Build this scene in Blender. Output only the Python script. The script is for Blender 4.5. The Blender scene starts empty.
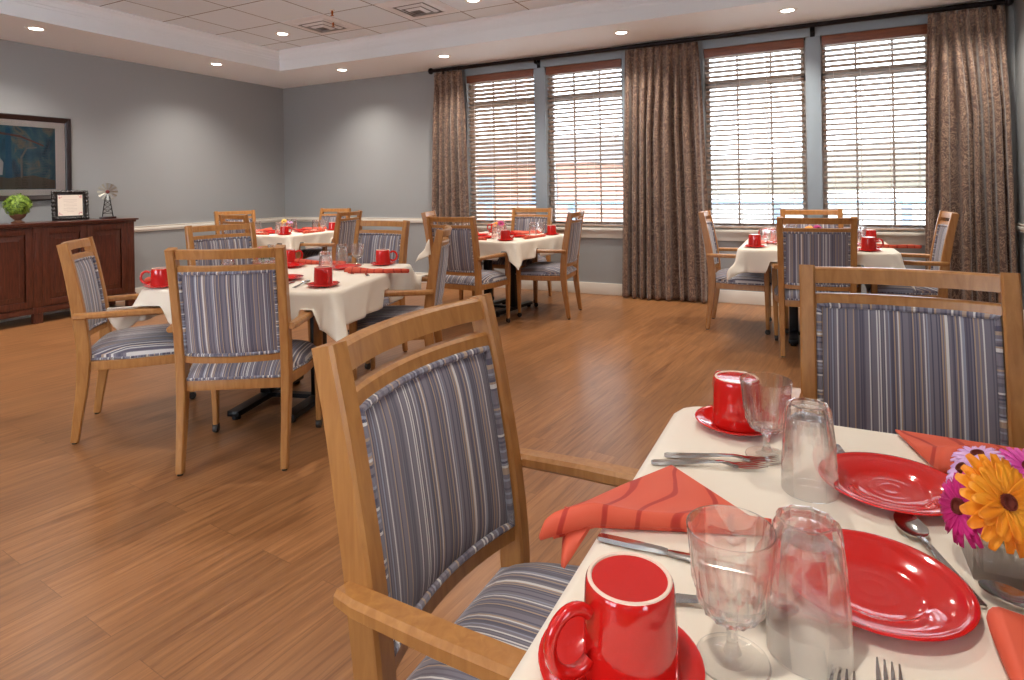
import bpy, bmesh, math, random
from math import sin, cos, pi, radians as R, sqrt, hypot
from mathutils import Vector, Matrix
random.seed(7)
sc = bpy.context.scene
COL = sc.collection

# ------------------------------------------------------------------ helpers
def lin(c):
    def f(v):
        v /= 255.0
        return v / 12.92 if v <= 0.04045 else ((v + 0.055) / 1.055) ** 2.4
    return (f(c[0]), f(c[1]), f(c[2]), 1.0)

def newmat(name):
    m = bpy.data.materials.new(name)
    m.use_nodes = True
    nt = m.node_tree
    b = nt.nodes['Principled BSDF']
    return m, nt, b

def N(nt, t, **kw):
    n = nt.nodes.new(t)
    for k, v in kw.items():
        setattr(n, k, v)
    return n

def mat(name, col, rough=0.5, metal=0.0, coat=0.0, spec=0.5, bump=0.0, bscale=200.0):
    m, nt, b = newmat(name)
    b.inputs['Base Color'].default_value = lin(col)
    b.inputs['Roughness'].default_value = rough
    b.inputs['Metallic'].default_value = metal
    b.inputs['Coat Weight'].default_value = coat
    b.inputs['Coat Roughness'].default_value = 0.05
    b.inputs['Specular IOR Level'].default_value = spec
    if bump:
        tc = N(nt, 'ShaderNodeTexCoord'); nz = N(nt, 'ShaderNodeTexNoise')
        nz.inputs['Scale'].default_value = bscale
        bp = N(nt, 'ShaderNodeBump'); bp.inputs['Strength'].default_value = bump; bp.inputs['Distance'].default_value = 0.002
        nt.links.new(tc.outputs['Object'], nz.inputs['Vector'])
        nt.links.new(nz.outputs['Fac'], bp.inputs['Height'])
        nt.links.new(bp.outputs['Normal'], b.inputs['Normal'])
    return m

def ramp(nt, stops, interp='LINEAR'):
    r = N(nt, 'ShaderNodeValToRGB')
    r.color_ramp.interpolation = interp
    e = r.color_ramp.elements
    while len(e) > 1:
        e.remove(e[-1])
    e[0].position = stops[0][0]; e[0].color = stops[0][1]
    for p, c in stops[1:]:
        x = e.new(p); x.color = c
    return r

def wood(name, c1, c2, scale=(9, 9, 1.2), rough=0.38, coat=0.15):
    m, nt, b = newmat(name)
    tc = N(nt, 'ShaderNodeTexCoord'); mp = N(nt, 'ShaderNodeMapping')
    mp.inputs['Scale'].default_value = scale
    nz = N(nt, 'ShaderNodeTexNoise'); nz.inputs['Scale'].default_value = 6; nz.inputs['Detail'].default_value = 6; nz.inputs['Distortion'].default_value = 0.6
    r = ramp(nt, [(0.3, lin(c1)), (0.7, lin(c2))])
    nt.links.new(tc.outputs['Object'], mp.inputs['Vector']); nt.links.new(mp.outputs['Vector'], nz.inputs['Vector'])
    nt.links.new(nz.outputs['Fac'], r.inputs['Fac']); nt.links.new(r.outputs['Color'], b.inputs['Base Color'])
    b.inputs['Roughness'].default_value = rough; b.inputs['Coat Weight'].default_value = coat; b.inputs['Coat Roughness'].default_value = 0.2
    return m

def link(name, me, m, parent=None, smooth=True, auto=None):
    o = bpy.data.objects.new(name, me)
    COL.objects.link(o)
    if m is not None:
        for x in (m if isinstance(m, (list, tuple)) else [m]):
            me.materials.append(x)
    if parent is not None:
        o.parent = parent
    if smooth:
        if auto is None:
            auto = 35
        for p in me.polygons:
            p.use_smooth = True
        bm = bmesh.new(); bm.from_mesh(me)
        for e in bm.edges:
            if len(e.link_faces) == 2 and e.calc_face_angle(0) > R(auto):
                e.smooth = False
        bm.to_mesh(me); bm.free()
    return o

class MB:
    """collects shapes into one mesh"""
    def __init__(s):
        s.bm = bmesh.new()
    def box(s, lo, hi, M=None, bev=0.0):
        vs = [s.bm.verts.new(((lo, hi)[i & 1][0], (lo, hi)[(i >> 1) & 1][1], (lo, hi)[(i >> 2) & 1][2])) for i in range(8)]
        fs = [s.bm.faces.new([vs[k] for k in q]) for q in ((0, 2, 3, 1), (4, 5, 7, 6), (0, 1, 5, 4), (2, 6, 7, 3), (0, 4, 6, 2), (1, 3, 7, 5))]
        if M is not None:
            for v in vs:
                v.co = M @ v.co
        if bev > 0:
            es = list({e for f in fs for e in f.edges})
            bmesh.ops.bevel(s.bm, geom=es, offset=bev, segments=2, affect='EDGES', profile=0.6)
        return s
    def sweep(s, rings, closed=False, cap=True):
        """rings: list of lists of points with equal count"""
        rv = [[s.bm.verts.new(p) for p in r] for r in rings]
        n = len(rv[0]); k = len(rv)
        for i in range(k if closed else k - 1):
            a, b = rv[i], rv[(i + 1) % k]
            for j in range(n):
                s.bm.faces.new((a[j], a[(j + 1) % n], b[(j + 1) % n], b[j]))
        if cap and not closed:
            s.bm.faces.new(list(reversed(rv[0]))); s.bm.faces.new(rv[-1])
        return s
    def lathe(s, prof, seg=32, M=None, closed=False, rmod=None):
        """prof: (r,z) list; poles where r==0"""
        rows = []
        for idx, (r, z) in enumerate(prof):
            if r < 1e-6:
                v = Vector((0, 0, z)); rows.append([s.bm.verts.new(M @ v if M else v)])
            else:
                row = []
                for i in range(seg):
                    a = 2 * pi * i / seg
                    rr = rmod(r, z, a, idx) if rmod else r
                    v = Vector((rr * cos(a), rr * sin(a), z))
                    row.append(s.bm.verts.new(M @ v if M else v))
                rows.append(row)
        pairs = list(zip(rows[:-1], rows[1:]))
        if closed:
            pairs.append((rows[-1], rows[0]))
        for a, b in pairs:
            for i in range(seg):
                j = (i + 1) % seg
                if len(a) == 1 and len(b) == 1: continue
                if len(a) == 1: s.bm.faces.new((a[0], b[j], b[i]))
                elif len(b) == 1: s.bm.faces.new((a[i], a[j], b[0]))
                else: s.bm.faces.new((a[i], a[j], b[j], b[i]))
        return s
    def tube(s, pts, r, seg=10, closed=False, along=False):
        pts = [Vector(p) for p in pts]; n = len(pts); rings = []
        up = None
        for i, p in enumerate(pts):
            if closed: t = pts[(i + 1) % n] - pts[i - 1]
            else: t = pts[min(i + 1, n - 1)] - pts[max(i - 1, 0)]
            t.normalize()
            if up is None:
                up = Vector((0, 0, 1)) if abs(t.z) < 0.9 else Vector((1, 0, 0))
            x = t.cross(up)
            if x.length < 1e-5: x = t.orthogonal()
            x.normalize(); up = x.cross(t).normalized()
            rr = r[i] if isinstance(r, (list, tuple)) else r
            rings.append([p + x * rr * cos(2 * pi * k / seg) + up * rr * sin(2 * pi * k / seg) for k in range(seg)])
        if along:
            lay = s.bm.verts.layers.float.get('along') or s.bm.verts.layers.float.new('along')
            n0 = len(s.bm.verts); s.sweep(rings, closed=closed); s.bm.verts.ensure_lookup_table(); L = 0.0
            for i in range(n):
                if i: L += (pts[i] - pts[i - 1]).length
                for k in range(seg): s.bm.verts[n0 + i * seg + k][lay] = L
            return s
        return s.sweep(rings, closed=closed)
    def bar(s, pts, w, h, side=(1, 0, 0), bev=0.0):
        """rectangular section (w along side, h across) along pts; w/h may be lists"""
        pts = [Vector(p) for p in pts]; n = len(pts); rings = []
        for i, p in enumerate(pts):
            t = (pts[min(i + 1, n - 1)] - pts[max(i - 1, 0)]).normalized()
            x = Vector(side); x = (x - t * x.dot(t)).normalized(); y = t.cross(x)
            ww = (w[i] if isinstance(w, (list, tuple)) else w) / 2; hh = (h[i] if isinstance(h, (list, tuple)) else h) / 2
            b = min(bev, ww * .9, hh * .9)
            if b > 0:
                q = [(-ww, -hh + b), (-ww, hh - b), (-ww + b, hh), (ww - b, hh), (ww, hh - b), (ww, -hh + b), (ww - b, -hh), (-ww + b, -hh)]
            else:
                q = [(-ww, -hh), (-ww, hh), (ww, hh), (ww, -hh)]
            rings.append([p + x * a + y * c for a, c in q])
        return s.sweep(rings)
    def grid(s, f, nu, nv):
        vs = [[s.bm.verts.new(f(i / nu, j / nv)) for j in range(nv + 1)] for i in range(nu + 1)]
        for i in range(nu):
            for j in range(nv):
                s.bm.faces.new((vs[i][j], vs[i + 1][j], vs[i + 1][j + 1], vs[i][j + 1]))
        return s
    def mesh(s, name='mesh'):
        bmesh.ops.remove_doubles(s.bm, verts=s.bm.verts, dist=1e-6)
        bmesh.ops.recalc_face_normals(s.bm, faces=s.bm.faces)
        me = bpy.data.meshes.new(name); s.bm.to_mesh(me); s.bm.free()
        return me
    def build(s, name, m, parent=None, smooth=True, auto=None):
        return link(name, s.mesh(name), m, parent, smooth, auto)

def tag(o, label=None, cat=None, group=None, kind=None):
    if label: o['label'] = label
    if cat: o['category'] = cat
    if group: o['group'] = group
    if kind: o['kind'] = kind
    return o

def empty(name, loc=(0, 0, 0), rz=0.0):
    o = bpy.data.objects.new(name, None); COL.objects.link(o)
    o.empty_display_size = 0.05
    o.location = loc; o.rotation_euler = (0, 0, rz)
    return o

def kids(o):
    return [c for c in bpy.data.objects if c.parent == o]

def copy_tree(o, parent=None):
    c = o.copy(); COL.objects.link(c)
    if parent is not None:
        c.parent = parent
    for ch in list(o.children):
        copy_tree(ch, c)
    return c

class Kind:
    """builds one of a kind, then hands out copies"""
    def __init__(s, make, cat, group):
        s.make, s.cat, s.group, s.first = make, cat, group, None
    def put(s, loc, rz, label, group=None, rot=None):
        if s.first is None:
            s.first = o = s.make()
        else:
            o = copy_tree(s.first)
        o.location = loc
        o.rotation_euler = rot if rot else (0, 0, rz)
        return tag(o, label, s.cat, group or s.group)

def struct(o):
    o['kind'] = 'structure'
    return o

# ------------------------------------------------------------------ measures
YW, XL, XR, YB = 6.455, -6.978, 1.497, -4.2      # window wall, sideboard wall, curtain-side wall, wall behind
ZS, ZC = 2.709, 2.95                              # soffit, tray ceiling
TZ = 0.722                                        # top of the cloths

# ------------------------------------------------------------------ materials
def wall_mat():
    m, nt, b = newmat('wall_paint')
    b.inputs['Base Color'].default_value = lin((153, 154, 154)); b.inputs['Roughness'].default_value = 0.62
    tc = N(nt, 'ShaderNodeTexCoord'); nz = N(nt, 'ShaderNodeTexNoise'); nz.inputs['Scale'].default_value = 260
    bp = N(nt, 'ShaderNodeBump'); bp.inputs['Strength'].default_value = 0.06; bp.inputs['Distance'].default_value = 0.002
    nt.links.new(tc.outputs['Object'], nz.inputs['Vector']); nt.links.new(nz.outputs['Fac'], bp.inputs['Height']); nt.links.new(bp.outputs['Normal'], b.inputs['Normal'])
    return m
M_wall = wall_mat()
M_white = mat('white_trim_paint', (226, 219, 208), 0.4)
M_soffit = mat('soffit_paint', (232, 235, 238), 0.75)
M_casing = mat('blue_grey_casing', (152, 163, 172), 0.45)
M_oak = wood('honey_oak', (158, 104, 52), (180, 126, 69), (10, 10, 1.3), 0.36, 0.2)
M_glide = mat('dark_glide', (40, 34, 32), 0.4)
M_black = mat('black_metal', (26, 25, 27), 0.35, 0.6)
M_mahog = wood('mahogany', (62, 29, 21), (96, 48, 33), (14, 14, 1.4), 0.28, 0.35)
M_mahog_dk = wood('mahogany_dark', (38, 18, 15), (56, 27, 21), (14, 14, 1.4), 0.3, 0.3)
M_red = mat('red_glaze', (200, 26, 22), 0.09, 0, 0.5)
M_redin = mat('red_glaze_matt', (205, 42, 38), 0.3)
M_ring = mat('unglazed_ring', (232, 205, 185), 0.6)
M_steel = mat('polished_steel', (205, 203, 200), 0.14, 1.0)
M_rod = mat('dark_bronze', (28, 22, 24), 0.35, 0.7)
M_lamptrim = mat('lamp_trim', (235, 232, 226), 0.5)
M_vent = mat('vent_metal', (226, 226, 228), 0.45)
M_ventdark = mat('vent_shadow_gap', (128, 126, 124), 0.8)
M_tan = mat('unbleached_clay', (112, 72, 50), 0.8)
M_iron = mat('dark_iron', (44, 40, 40), 0.5, 0.6)
M_galv = mat('galvanised_tin', (160, 156, 146), 0.4, 0.8)
M_rust = mat('rusty_red', (110, 44, 36), 0.6)
M_ornate = mat('ornate_black_frame', (30, 22, 20), 0.35)
M_paper = mat('cream_paper', (232, 216, 200), 0.8)
M_pink = mat('pink_print', (205, 130, 130), 0.8)
M_grey = mat('grey_print', (190, 172, 158), 0.8)
M_mat = mat('picture_mount', (242, 234, 226), 0.8)
M_frame = mat('dark_frame_wood', (34, 18, 17), 0.3)
M_copper = mat('copper', (170, 96, 44), 0.35, 0.8)
M_cord = mat('blind_cord', (225, 215, 205), 0.8)
M_slat = mat('blind_slat_wood', (180, 156, 138), 0.5)
M_val = wood('blind_valance_wood', (116, 62, 42), (142, 82, 54), (1.5, 12, 12), 0.45, 0.1)
M_sash = mat('window_sash', (176, 170, 166), 0.5)
M_stemg = mat('green_stem', (74, 110, 50), 0.5)

def floor_mat():
    m, nt, b = newmat('vinyl_plank_floor')
    tc = N(nt, 'ShaderNodeTexCoord'); mp = N(nt, 'ShaderNodeMapping')
    mp.inputs['Rotation'].default_value = (0, 0, R(-84))
    nt.links.new(tc.outputs['Object'], mp.inputs['Vector'])
    br = N(nt, 'ShaderNodeTexBrick'); br.offset = 0.37; br.squash = 1.0
    br.inputs['Scale'].default_value = 1.0; br.inputs['Brick Width'].default_value = 1.25; br.inputs['Row Height'].default_value = 0.152
    br.inputs['Mortar Size'].default_value = 0.0012; br.inputs['Mortar Smooth'].default_value = 0.2; br.inputs['Bias'].default_value = 0.0
    br.inputs['Color1'].default_value = (0, 0, 0, 1); br.inputs['Color2'].default_value = (1, 1, 1, 1); br.inputs['Mortar'].default_value = (0.5, 0.5, 0.5, 1)
    nt.links.new(mp.outputs['Vector'], br.inputs['Vector'])
    # grain along the plank, shifted per plank
    mp2 = N(nt, 'ShaderNodeMapping'); mp2.inputs['Scale'].default_value = (1.6, 26, 1)
    nt.links.new(mp.outputs['Vector'], mp2.inputs['Vector'])
    add = N(nt, 'ShaderNodeVectorMath', operation='ADD')
    sx = N(nt, 'ShaderNodeVectorMath', operation='SCALE'); sx.inputs['Scale'].default_value = 23.0
    nt.links.new(br.outputs['Color'], sx.inputs[0]); nt.links.new(mp2.outputs['Vector'], add.inputs[0]); nt.links.new(sx.outputs['Vector'], add.inputs[1])
    nz = N(nt, 'ShaderNodeTexNoise'); nz.inputs['Scale'].default_value = 1.6; nz.inputs['Detail'].default_value = 7; nz.inputs['Roughness'].default_value = 0.62; nz.inputs['Distortion'].default_value = 0.9
    nt.links.new(add.outputs['Vector'], nz.inputs['Vector'])
    r = ramp(nt, [(0.25, lin((108, 68, 39))), (0.45, lin((142, 95, 58))), (0.58, lin((156, 107, 67))), (0.8, lin((176, 125, 81)))])
    nt.links.new(nz.outputs['Fac'], r.inputs['Fac'])
    mx = N(nt, 'ShaderNodeMix', data_type='RGBA', blend_type='MULTIPLY'); mx.inputs[0].default_value = 1.0
    rv = ramp(nt, [(0.0, (0.84, 0.83, 0.82, 1)), (1.0, (1.06, 1.05, 1.04, 1))])
    nt.links.new(br.outputs['Color'], rv.inputs['Fac'])
    nt.links.new(r.outputs['Color'], mx.inputs[6]); nt.links.new(rv.outputs['Color'], mx.inputs[7])
    mx2 = N(nt, 'ShaderNodeMix', data_type='RGBA', blend_type='MIX'); mx2.inputs[7].default_value = lin((100, 64, 38))
    mm = N(nt, 'ShaderNodeMath', operation='MULTIPLY'); mm.inputs[1].default_value = 0.6
    nt.links.new(br.outputs['Fac'], mm.inputs[0]); nt.links.new(mm.outputs[0], mx2.inputs[0]); nt.links.new(mx.outputs[2], mx2.inputs[6])
    nt.links.new(mx2.outputs[2], b.inputs['Base Color'])
    b.inputs['Roughness'].default_value = 0.3
    bp = N(nt, 'ShaderNodeBump'); bp.inputs['Strength'].default_value = 0.02; bp.inputs['Distance'].default_value = 0.001
    nt.links.new(nz.outputs['Fac'], bp.inputs['Height']); nt.links.new(bp.outputs['Normal'], b.inputs['Normal'])
    return m
M_floor = floor_mat()

def tile_mat():
    m, nt, b = newmat('lay_in_ceiling_tiles')
    tc = N(nt, 'ShaderNodeTexCoord'); mp = N(nt, 'ShaderNodeMapping'); mp.inputs['Location'].default_value = (0.07, 0.33, 0)
    nt.links.new(tc.outputs['Object'], mp.inputs['Vector'])
    br = N(nt, 'ShaderNodeTexBrick'); br.offset = 0.0; br.squash = 1.0
    br.inputs['Scale'].default_value = 1.0; br.inputs['Brick Width'].default_value = 0.61; br.inputs['Row Height'].default_value = 0.61
    br.inputs['Mortar Size'].default_value = 0.006; br.inputs['Mortar Smooth'].default_value = 0.0
    br.inputs['Color1'].default_value = lin((220, 230, 238)); br.inputs['Color2'].default_value = lin((228, 237, 245)); br.inputs['Mortar'].default_value = lin((120, 112, 108))
    nt.links.new(mp.outputs['Vector'], br.inputs['Vector']); nt.links.new(br.outputs['Color'], b.inputs['Base Color'])
    b.inputs['Roughness'].default_value = 0.85
    return m
M_tile = tile_mat()

SLATE, NAVY, BLUE, CREAM, TAN, PLUM = (123, 117, 127), (86, 82, 99), (148, 150, 164), (214, 210, 206), (172, 148, 128), (102, 96, 108)
def stripe_mat(name, axis='x', w=0.0030):
    m, nt, b = newmat(name)
    tc = N(nt, 'ShaderNodeTexCoord'); sp = N(nt, 'ShaderNodeSeparateXYZ'); nt.links.new(tc.outputs['Object'], sp.inputs[0])
    if axis == 'x':
        src = sp.outputs['X']
    else:
        at = N(nt, 'ShaderNodeAttribute'); at.attribute_name = 'along'; src = at.outputs['Fac']
    d = N(nt, 'ShaderNodeMath', operation='DIVIDE'); d.inputs[1].default_value = w; nt.links.new(src, d.inputs[0])
    f = N(nt, 'ShaderNodeMath', operation='FLOOR'); nt.links.new(d.outputs[0], f.inputs[0])
    wn = N(nt, 'ShaderNodeTexWhiteNoise', noise_dimensions='1D'); nt.links.new(f.outputs[0], wn.inputs['W'])
    r = ramp(nt, [(0, lin(SLATE)), (0.40, lin(PLUM)), (0.56, lin(NAVY)), (0.68, lin(BLUE)), (0.78, lin(CREAM)), (0.87, lin(TAN)), (0.95, lin(SLATE))], 'CONSTANT')
    nt.links.new(wn.outputs['Value'], r.inputs['Fac']); nt.links.new(r.outputs['Color'], b.inputs['Base Color'])
    b.inputs['Roughness'].default_value = 0.75
    b.inputs['Sheen Weight'].default_value = 0.25
    nz = N(nt, 'ShaderNodeTexNoise'); nz.inputs['Scale'].default_value = 900
    bp = N(nt, 'ShaderNodeBump'); bp.inputs['Strength'].default_value = 0.12; bp.inputs['Distance'].default_value = 0.001
    nt.links.new(tc.outputs['Object'], nz.inputs['Vector']); nt.links.new(nz.outputs['Fac'], bp.inputs['Height']); nt.links.new(bp.outputs['Normal'], b.inputs['Normal'])
    return m
M_stripe = stripe_mat('striped_upholstery')
M_piping = stripe_mat('striped_piping', 'd', 0.0045)

def cloth_mat():
    m, nt, b = newmat('cream_tablecloth')
    b.inputs['Base Color'].default_value = lin((233, 221, 203)); b.inputs['Roughness'].default_value = 0.8; b.inputs['Sheen Weight'].default_value = 0.2
    tc = N(nt, 'ShaderNodeTexCoord'); nz = N(nt, 'ShaderNodeTexNoise'); nz.inputs['Scale'].default_value = 5; nz.inputs['Detail'].default_value = 3
    bp = N(nt, 'ShaderNodeBump'); bp.inputs['Strength'].default_value = 0.25; bp.inputs['Distance'].default_value = 0.01
    nt.links.new(tc.outputs['Object'], nz.inputs['Vector']); nt.links.new(nz.outputs['Fac'], bp.inputs['Height']); nt.links.new(bp.outputs['Normal'], b.inputs['Normal'])
    return m
M_cloth = cloth_mat()

def napkin_mat():
    m, nt, b = newmat('coral_napkin')
    tc = N(nt, 'ShaderNodeTexCoord')
    wv = N(nt, 'ShaderNodeTexWave', wave_type='BANDS', bands_direction='X'); wv.inputs['Scale'].default_value = 5.8; wv.inputs['Distortion'].default_value = 6.5; wv.inputs['Detail'].default_value = 0.5; wv.inputs['Detail Scale'].default_value = 1.3
    nt.links.new(tc.outputs['Object'], wv.inputs['Vector'])
    r = ramp(nt, [(0.0, lin((176, 44, 28))), (0.035, lin((180, 48, 30))), (0.075, lin((212, 86, 58))), (1.0, lin((215, 89, 61)))])
    nt.links.new(wv.outputs['Fac'], r.inputs['Fac']); nt.links.new(r.outputs['Color'], b.inputs['Base Color'])
    b.inputs['Roughness'].default_value = 0.65
    return m
M_napkin = napkin_mat()

def glass_mat(name, face=0.68, edge=0.06):
    m, nt, b = newmat(name)
    b.inputs['Base Color'].default_value = (1, 1, 1, 1); b.inputs['Roughness'].default_value = 0.0
    b.inputs['Transmission Weight'].default_value = 1.0; b.inputs['IOR'].default_value = 1.5
    t = N(nt, 'ShaderNodeBsdfTransparent'); mx = N(nt, 'ShaderNodeMixShader')
    lw = N(nt, 'ShaderNodeLayerWeight'); lw.inputs['Blend'].default_value = 0.5
    mr = N(nt, 'ShaderNodeMapRange'); mr.inputs['From Min'].default_value = 0.15; mr.inputs['From Max'].default_value = 0.85; mr.inputs['To Min'].default_value = face; mr.inputs['To Max'].default_value = edge
    nt.links.new(lw.outputs['Facing'], mr.inputs['Value']); nt.links.new(mr.outputs['Result'], mx.inputs[0])
    out = nt.nodes['Material Output']
    nt.links.new(b.outputs[0], mx.inputs[1]); nt.links.new(t.outputs[0], mx.inputs[2]); nt.links.new(mx.outputs[0], out.inputs['Surface'])
    return m
M_glass = glass_mat('clear_tableware_glass')
M_vase = glass_mat('clear_vase_glass', .88, .35)

def pane_mat():
    m, nt, b = newmat('window_glass')
    t = N(nt, 'ShaderNodeBsdfTransparent'); g = N(nt, 'ShaderNodeBsdfGlossy'); g.inputs['Roughness'].default_value = 0.0
    fr = N(nt, 'ShaderNodeFresnel'); fr.inputs['IOR'].default_value = 1.45
    mx = N(nt, 'ShaderNodeMixShader'); out = nt.nodes['Material Output']
    nt.links.new(fr.outputs[0], mx.inputs[0]); nt.links.new(t.outputs[0], mx.inputs[1]); nt.links.new(g.outputs[0], mx.inputs[2]); nt.links.new(mx.outputs[0], out.inputs['Surface'])
    return m
M_pane = pane_mat()

def curtain_mat():
    m, nt, b = newmat('damask_curtain')
    tc = N(nt, 'ShaderNodeTexCoord'); mp = N(nt, 'ShaderNodeMapping'); mp.inputs['Scale'].default_value = (1, 0.6, 0.8)
    nt.links.new(tc.outputs['Object'], mp.inputs['Vector'])
    nz = N(nt, 'ShaderNodeTexNoise'); nz.inputs['Scale'].default_value = 10; nz.inputs['Detail'].default_value = 3; nz.inputs['Distortion'].default_value = 3.0
    nt.links.new(mp.outputs['Vector'], nz.inputs['Vector'])
    r = ramp(nt, [(0.40, lin((92, 66, 56))), (0.46, lin((170, 138, 114))), (0.50, lin((96, 70, 58))), (0.56, lin((92, 66, 56))), (0.60, lin((178, 148, 122))), (0.64, lin((98, 72, 60)))])
    nt.links.new(nz.outputs['Fac'], r.inputs['Fac']); nt.links.new(r.outputs['Color'], b.inputs['Base Color'])
    b.inputs['Roughness'].default_value = 0.5; b.inputs['Sheen Weight'].default_value = 0.4
    tl = N(nt, 'ShaderNodeBsdfTranslucent'); tl.inputs['Color'].default_value = lin((120, 84, 70))
    mx = N(nt, 'ShaderNodeMixShader'); mx.inputs[0].default_value = 0.12; out = nt.nodes['Material Output']
    nt.links.new(b.outputs[0], mx.inputs[1]); nt.links.new(tl.outputs[0], mx.inputs[2]); nt.links.new(mx.outputs[0], out.inputs['Surface'])
    return m
M_curtain = curtain_mat()

def emit(name, col, s):
    m = bpy.data.materials.new(name); m.use_nodes = True; nt = m.node_tree; nt.nodes.remove(nt.nodes['Principled BSDF'])
    e = N(nt, 'ShaderNodeEmission'); e.inputs['Color'].default_value = col; e.inputs['Strength'].default_value = s
    nt.links.new(e.outputs[0], nt.nodes['Material Output'].inputs['Surface'])
    return m
M_lens = emit('lit_lens', (1.0, 0.93, 0.82, 1), 9.0)

def leaf_mat(name, c1, c2, sc_=40):
    m, nt, b = newmat(name)
    tc = N(nt, 'ShaderNodeTexCoord'); nz = N(nt, 'ShaderNodeTexNoise'); nz.inputs['Scale'].default_value = sc_
    nt.links.new(tc.outputs['Object'], nz.inputs['Vector'])
    r = ramp(nt, [(0.35, lin(c1)), (0.65, lin(c2))]); nt.links.new(nz.outputs['Fac'], r.inputs['Fac']); nt.links.new(r.outputs['Color'], b.inputs['Base Color'])
    b.inputs['Roughness'].default_value = 0.5
    return m
M_topiary = leaf_mat('topiary_leaves', (84, 116, 34), (150, 176, 62))
M_tree = leaf_mat('tree_leaves', (70, 96, 50), (120, 136, 80), 3)
M_orange = leaf_mat('orange_petals', (236, 132, 20), (248, 164, 40), 30)
M_magenta = leaf_mat('magenta_petals', (176, 16, 100), (206, 36, 130), 30)
M_lilac = leaf_mat('lilac_petals', (200, 150, 205), (226, 186, 226), 30)
M_pinkp = leaf_mat('pink_petals', (214, 60, 160), (232, 110, 190), 30)
M_yellow = leaf_mat('yellow_petals', (232, 180, 60), (244, 204, 90), 30)
M_eye = mat('flower_eye', (104, 34, 18), 0.8)

# ------------------------------------------------------------------ the room
struct(MB().box((XL - .2, YB - .2, -.12), (XR + .2, YW + .2, 0)).build('floor', M_floor, smooth=False))
struct(MB().box((XL - .2, YB - .2, 0), (XL, YW + .2, 3.1)).build('wall_west', M_wall, smooth=False))
EY_FILL = [(-3.9, -2.4), (-2.2, -.5)]                    # unseen windows added to the side wall for fill daylight, behind the view
we = MB(); we.box((XR, YB - .2, 0), (XR + .2, YW + .2, .735)); we.box((XR, YB - .2, 2.587), (XR + .2, YW + .2, 3.1))
ys_ = [YB - .2] + [v for a in EY_FILL for v in a] + [YW + .2]
for i in range(0, len(ys_), 2):
    we.box((XR, ys_[i], .735), (XR + .2, ys_[i + 1], 2.587))
struct(we.build('wall_east', M_wall, smooth=False))
for i, (a, b) in enumerate(EY_FILL):
    f = MB(); x0, x1 = XR + .1, XR + .15
    f.box((x0, a, .735), (x1, a + .045, 2.587)); f.box((x0, b - .045, .735), (x1, b, 2.587)); f.box((x0, a, .735), (x1, b, .785)); f.box((x0, a, 2.54), (x1, b, 2.587)); f.box((x0, a, 2.19), (x1, b, 2.25))
    f.box((XR - .04, a - .08, .712), (XR + .1, b + .08, .735))
    wo = struct(f.build('window_%d' % (i + 5), M_white, smooth=False))  # added window frame, out of view, there for the fill daylight
    MB().box((x0 + .02, a + .03, .76), (x0 + .026, b - .03, 2.56)).build('window_pane', M_pane, wo, smooth=False)
SX_FILL = [(-5.0, -3.4), (-3.2, -1.6)]        # made-up windows behind the camera, added so daylight cools the ceiling
we = MB(); we.box((XL, YB - .2, 0), (XR, YB, .735)); we.box((XL, YB - .2, 2.587), (XR, YB, 3.1))
xs_ = [XL] + [v for a in SX_FILL for v in a] + [XR]
for i in range(0, len(xs_), 2):
    we.box((xs_[i], YB - .2, .735), (xs_[i + 1], YB, 2.587))
struct(we.build('wall_south', M_wall, smooth=False))
for i, (a, b) in enumerate(SX_FILL):
    f = MB(); y0, y1 = YB - .15, YB - .1
    f.box((a, y0, .735), (a + .045, y1, 2.587)); f.box((b - .045, y0, .735), (b, y1, 2.587)); f.box((a, y0, .735), (b, y1, .785)); f.box((a, y0, 2.54), (b, y1, 2.587)); f.box((a, y0, 2.19), (b, y1, 2.25))
    f.box((a - .08, YB - .1, .712), (b + .08, YB + .04, .735))
    wo = struct(f.build('window_%d' % (i + 7), M_white, smooth=False))  # invented rear window, serves only as a daylight opening
    MB().box((a + .03, y0 + .02, .76), (b - .03, y0 + .026, 2.56)).build('window_pane', M_pane, wo, smooth=False)
# window wall with four openings
WZ0, WZ1 = 0.735, 2.587
WX = [(-3.857, -2.932), (-2.794, -1.88), (-1.03, -0.084), (0.044, 0.93)]
w = MB()
w.box((XL, YW, 0), (XR, YW + .2, WZ0)); w.box((XL, YW, WZ1), (XR, YW + .2, 3.1))
xs = [XL] + [v for a in WX for v in a] + [XR]
for i in range(0, len(xs), 2):
    w.box((xs[i], YW, WZ0), (xs[i + 1], YW + .2, WZ1))
struct(w.build('wall_north', M_wall, smooth=False))
# ceiling: tray grid, soffit ring, crown
TX0, TX1, TY0, TY1 = -5.99, 0.5, -2.8, 5.49
struct(MB().box((XL, YB, ZC), (XR, YW, 3.1)).build('ceiling', M_tile, smooth=False))
s = MB()
for lo, hi in (((XL, YB, ZS), (TX0, YW, ZC)), ((TX1, YB, ZS), (XR, YW, ZC)), ((TX0, TY1, ZS), (TX1, YW, ZC)), ((TX0, YB, ZS), (TX1, TY0, ZC))):
    s.box(lo, hi)
struct(s.build('ceiling_soffit', M_soffit, smooth=False))
prof = [(0, 2.83), (.006, 2.83), (.010, 2.855), (.014, 2.86), (.02, 2.89), (.034, 2.918), (.052, 2.932), (.056, 2.936), (.062, 2.936), (.062, 2.949), (0, 2.949)]
rings = []
for cx, cy, sx, sy in ((TX0, TY0, 1, 1), (TX1, TY0, -1, 1), (TX1, TY1, -1, -1), (TX0, TY1, 1, -1)):
    rings.append([(cx + sx * a, cy + sy * a, z) for a, z in prof])
struct(MB().sweep(rings, closed=True).build('trim_1', M_soffit, smooth=False))
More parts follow.
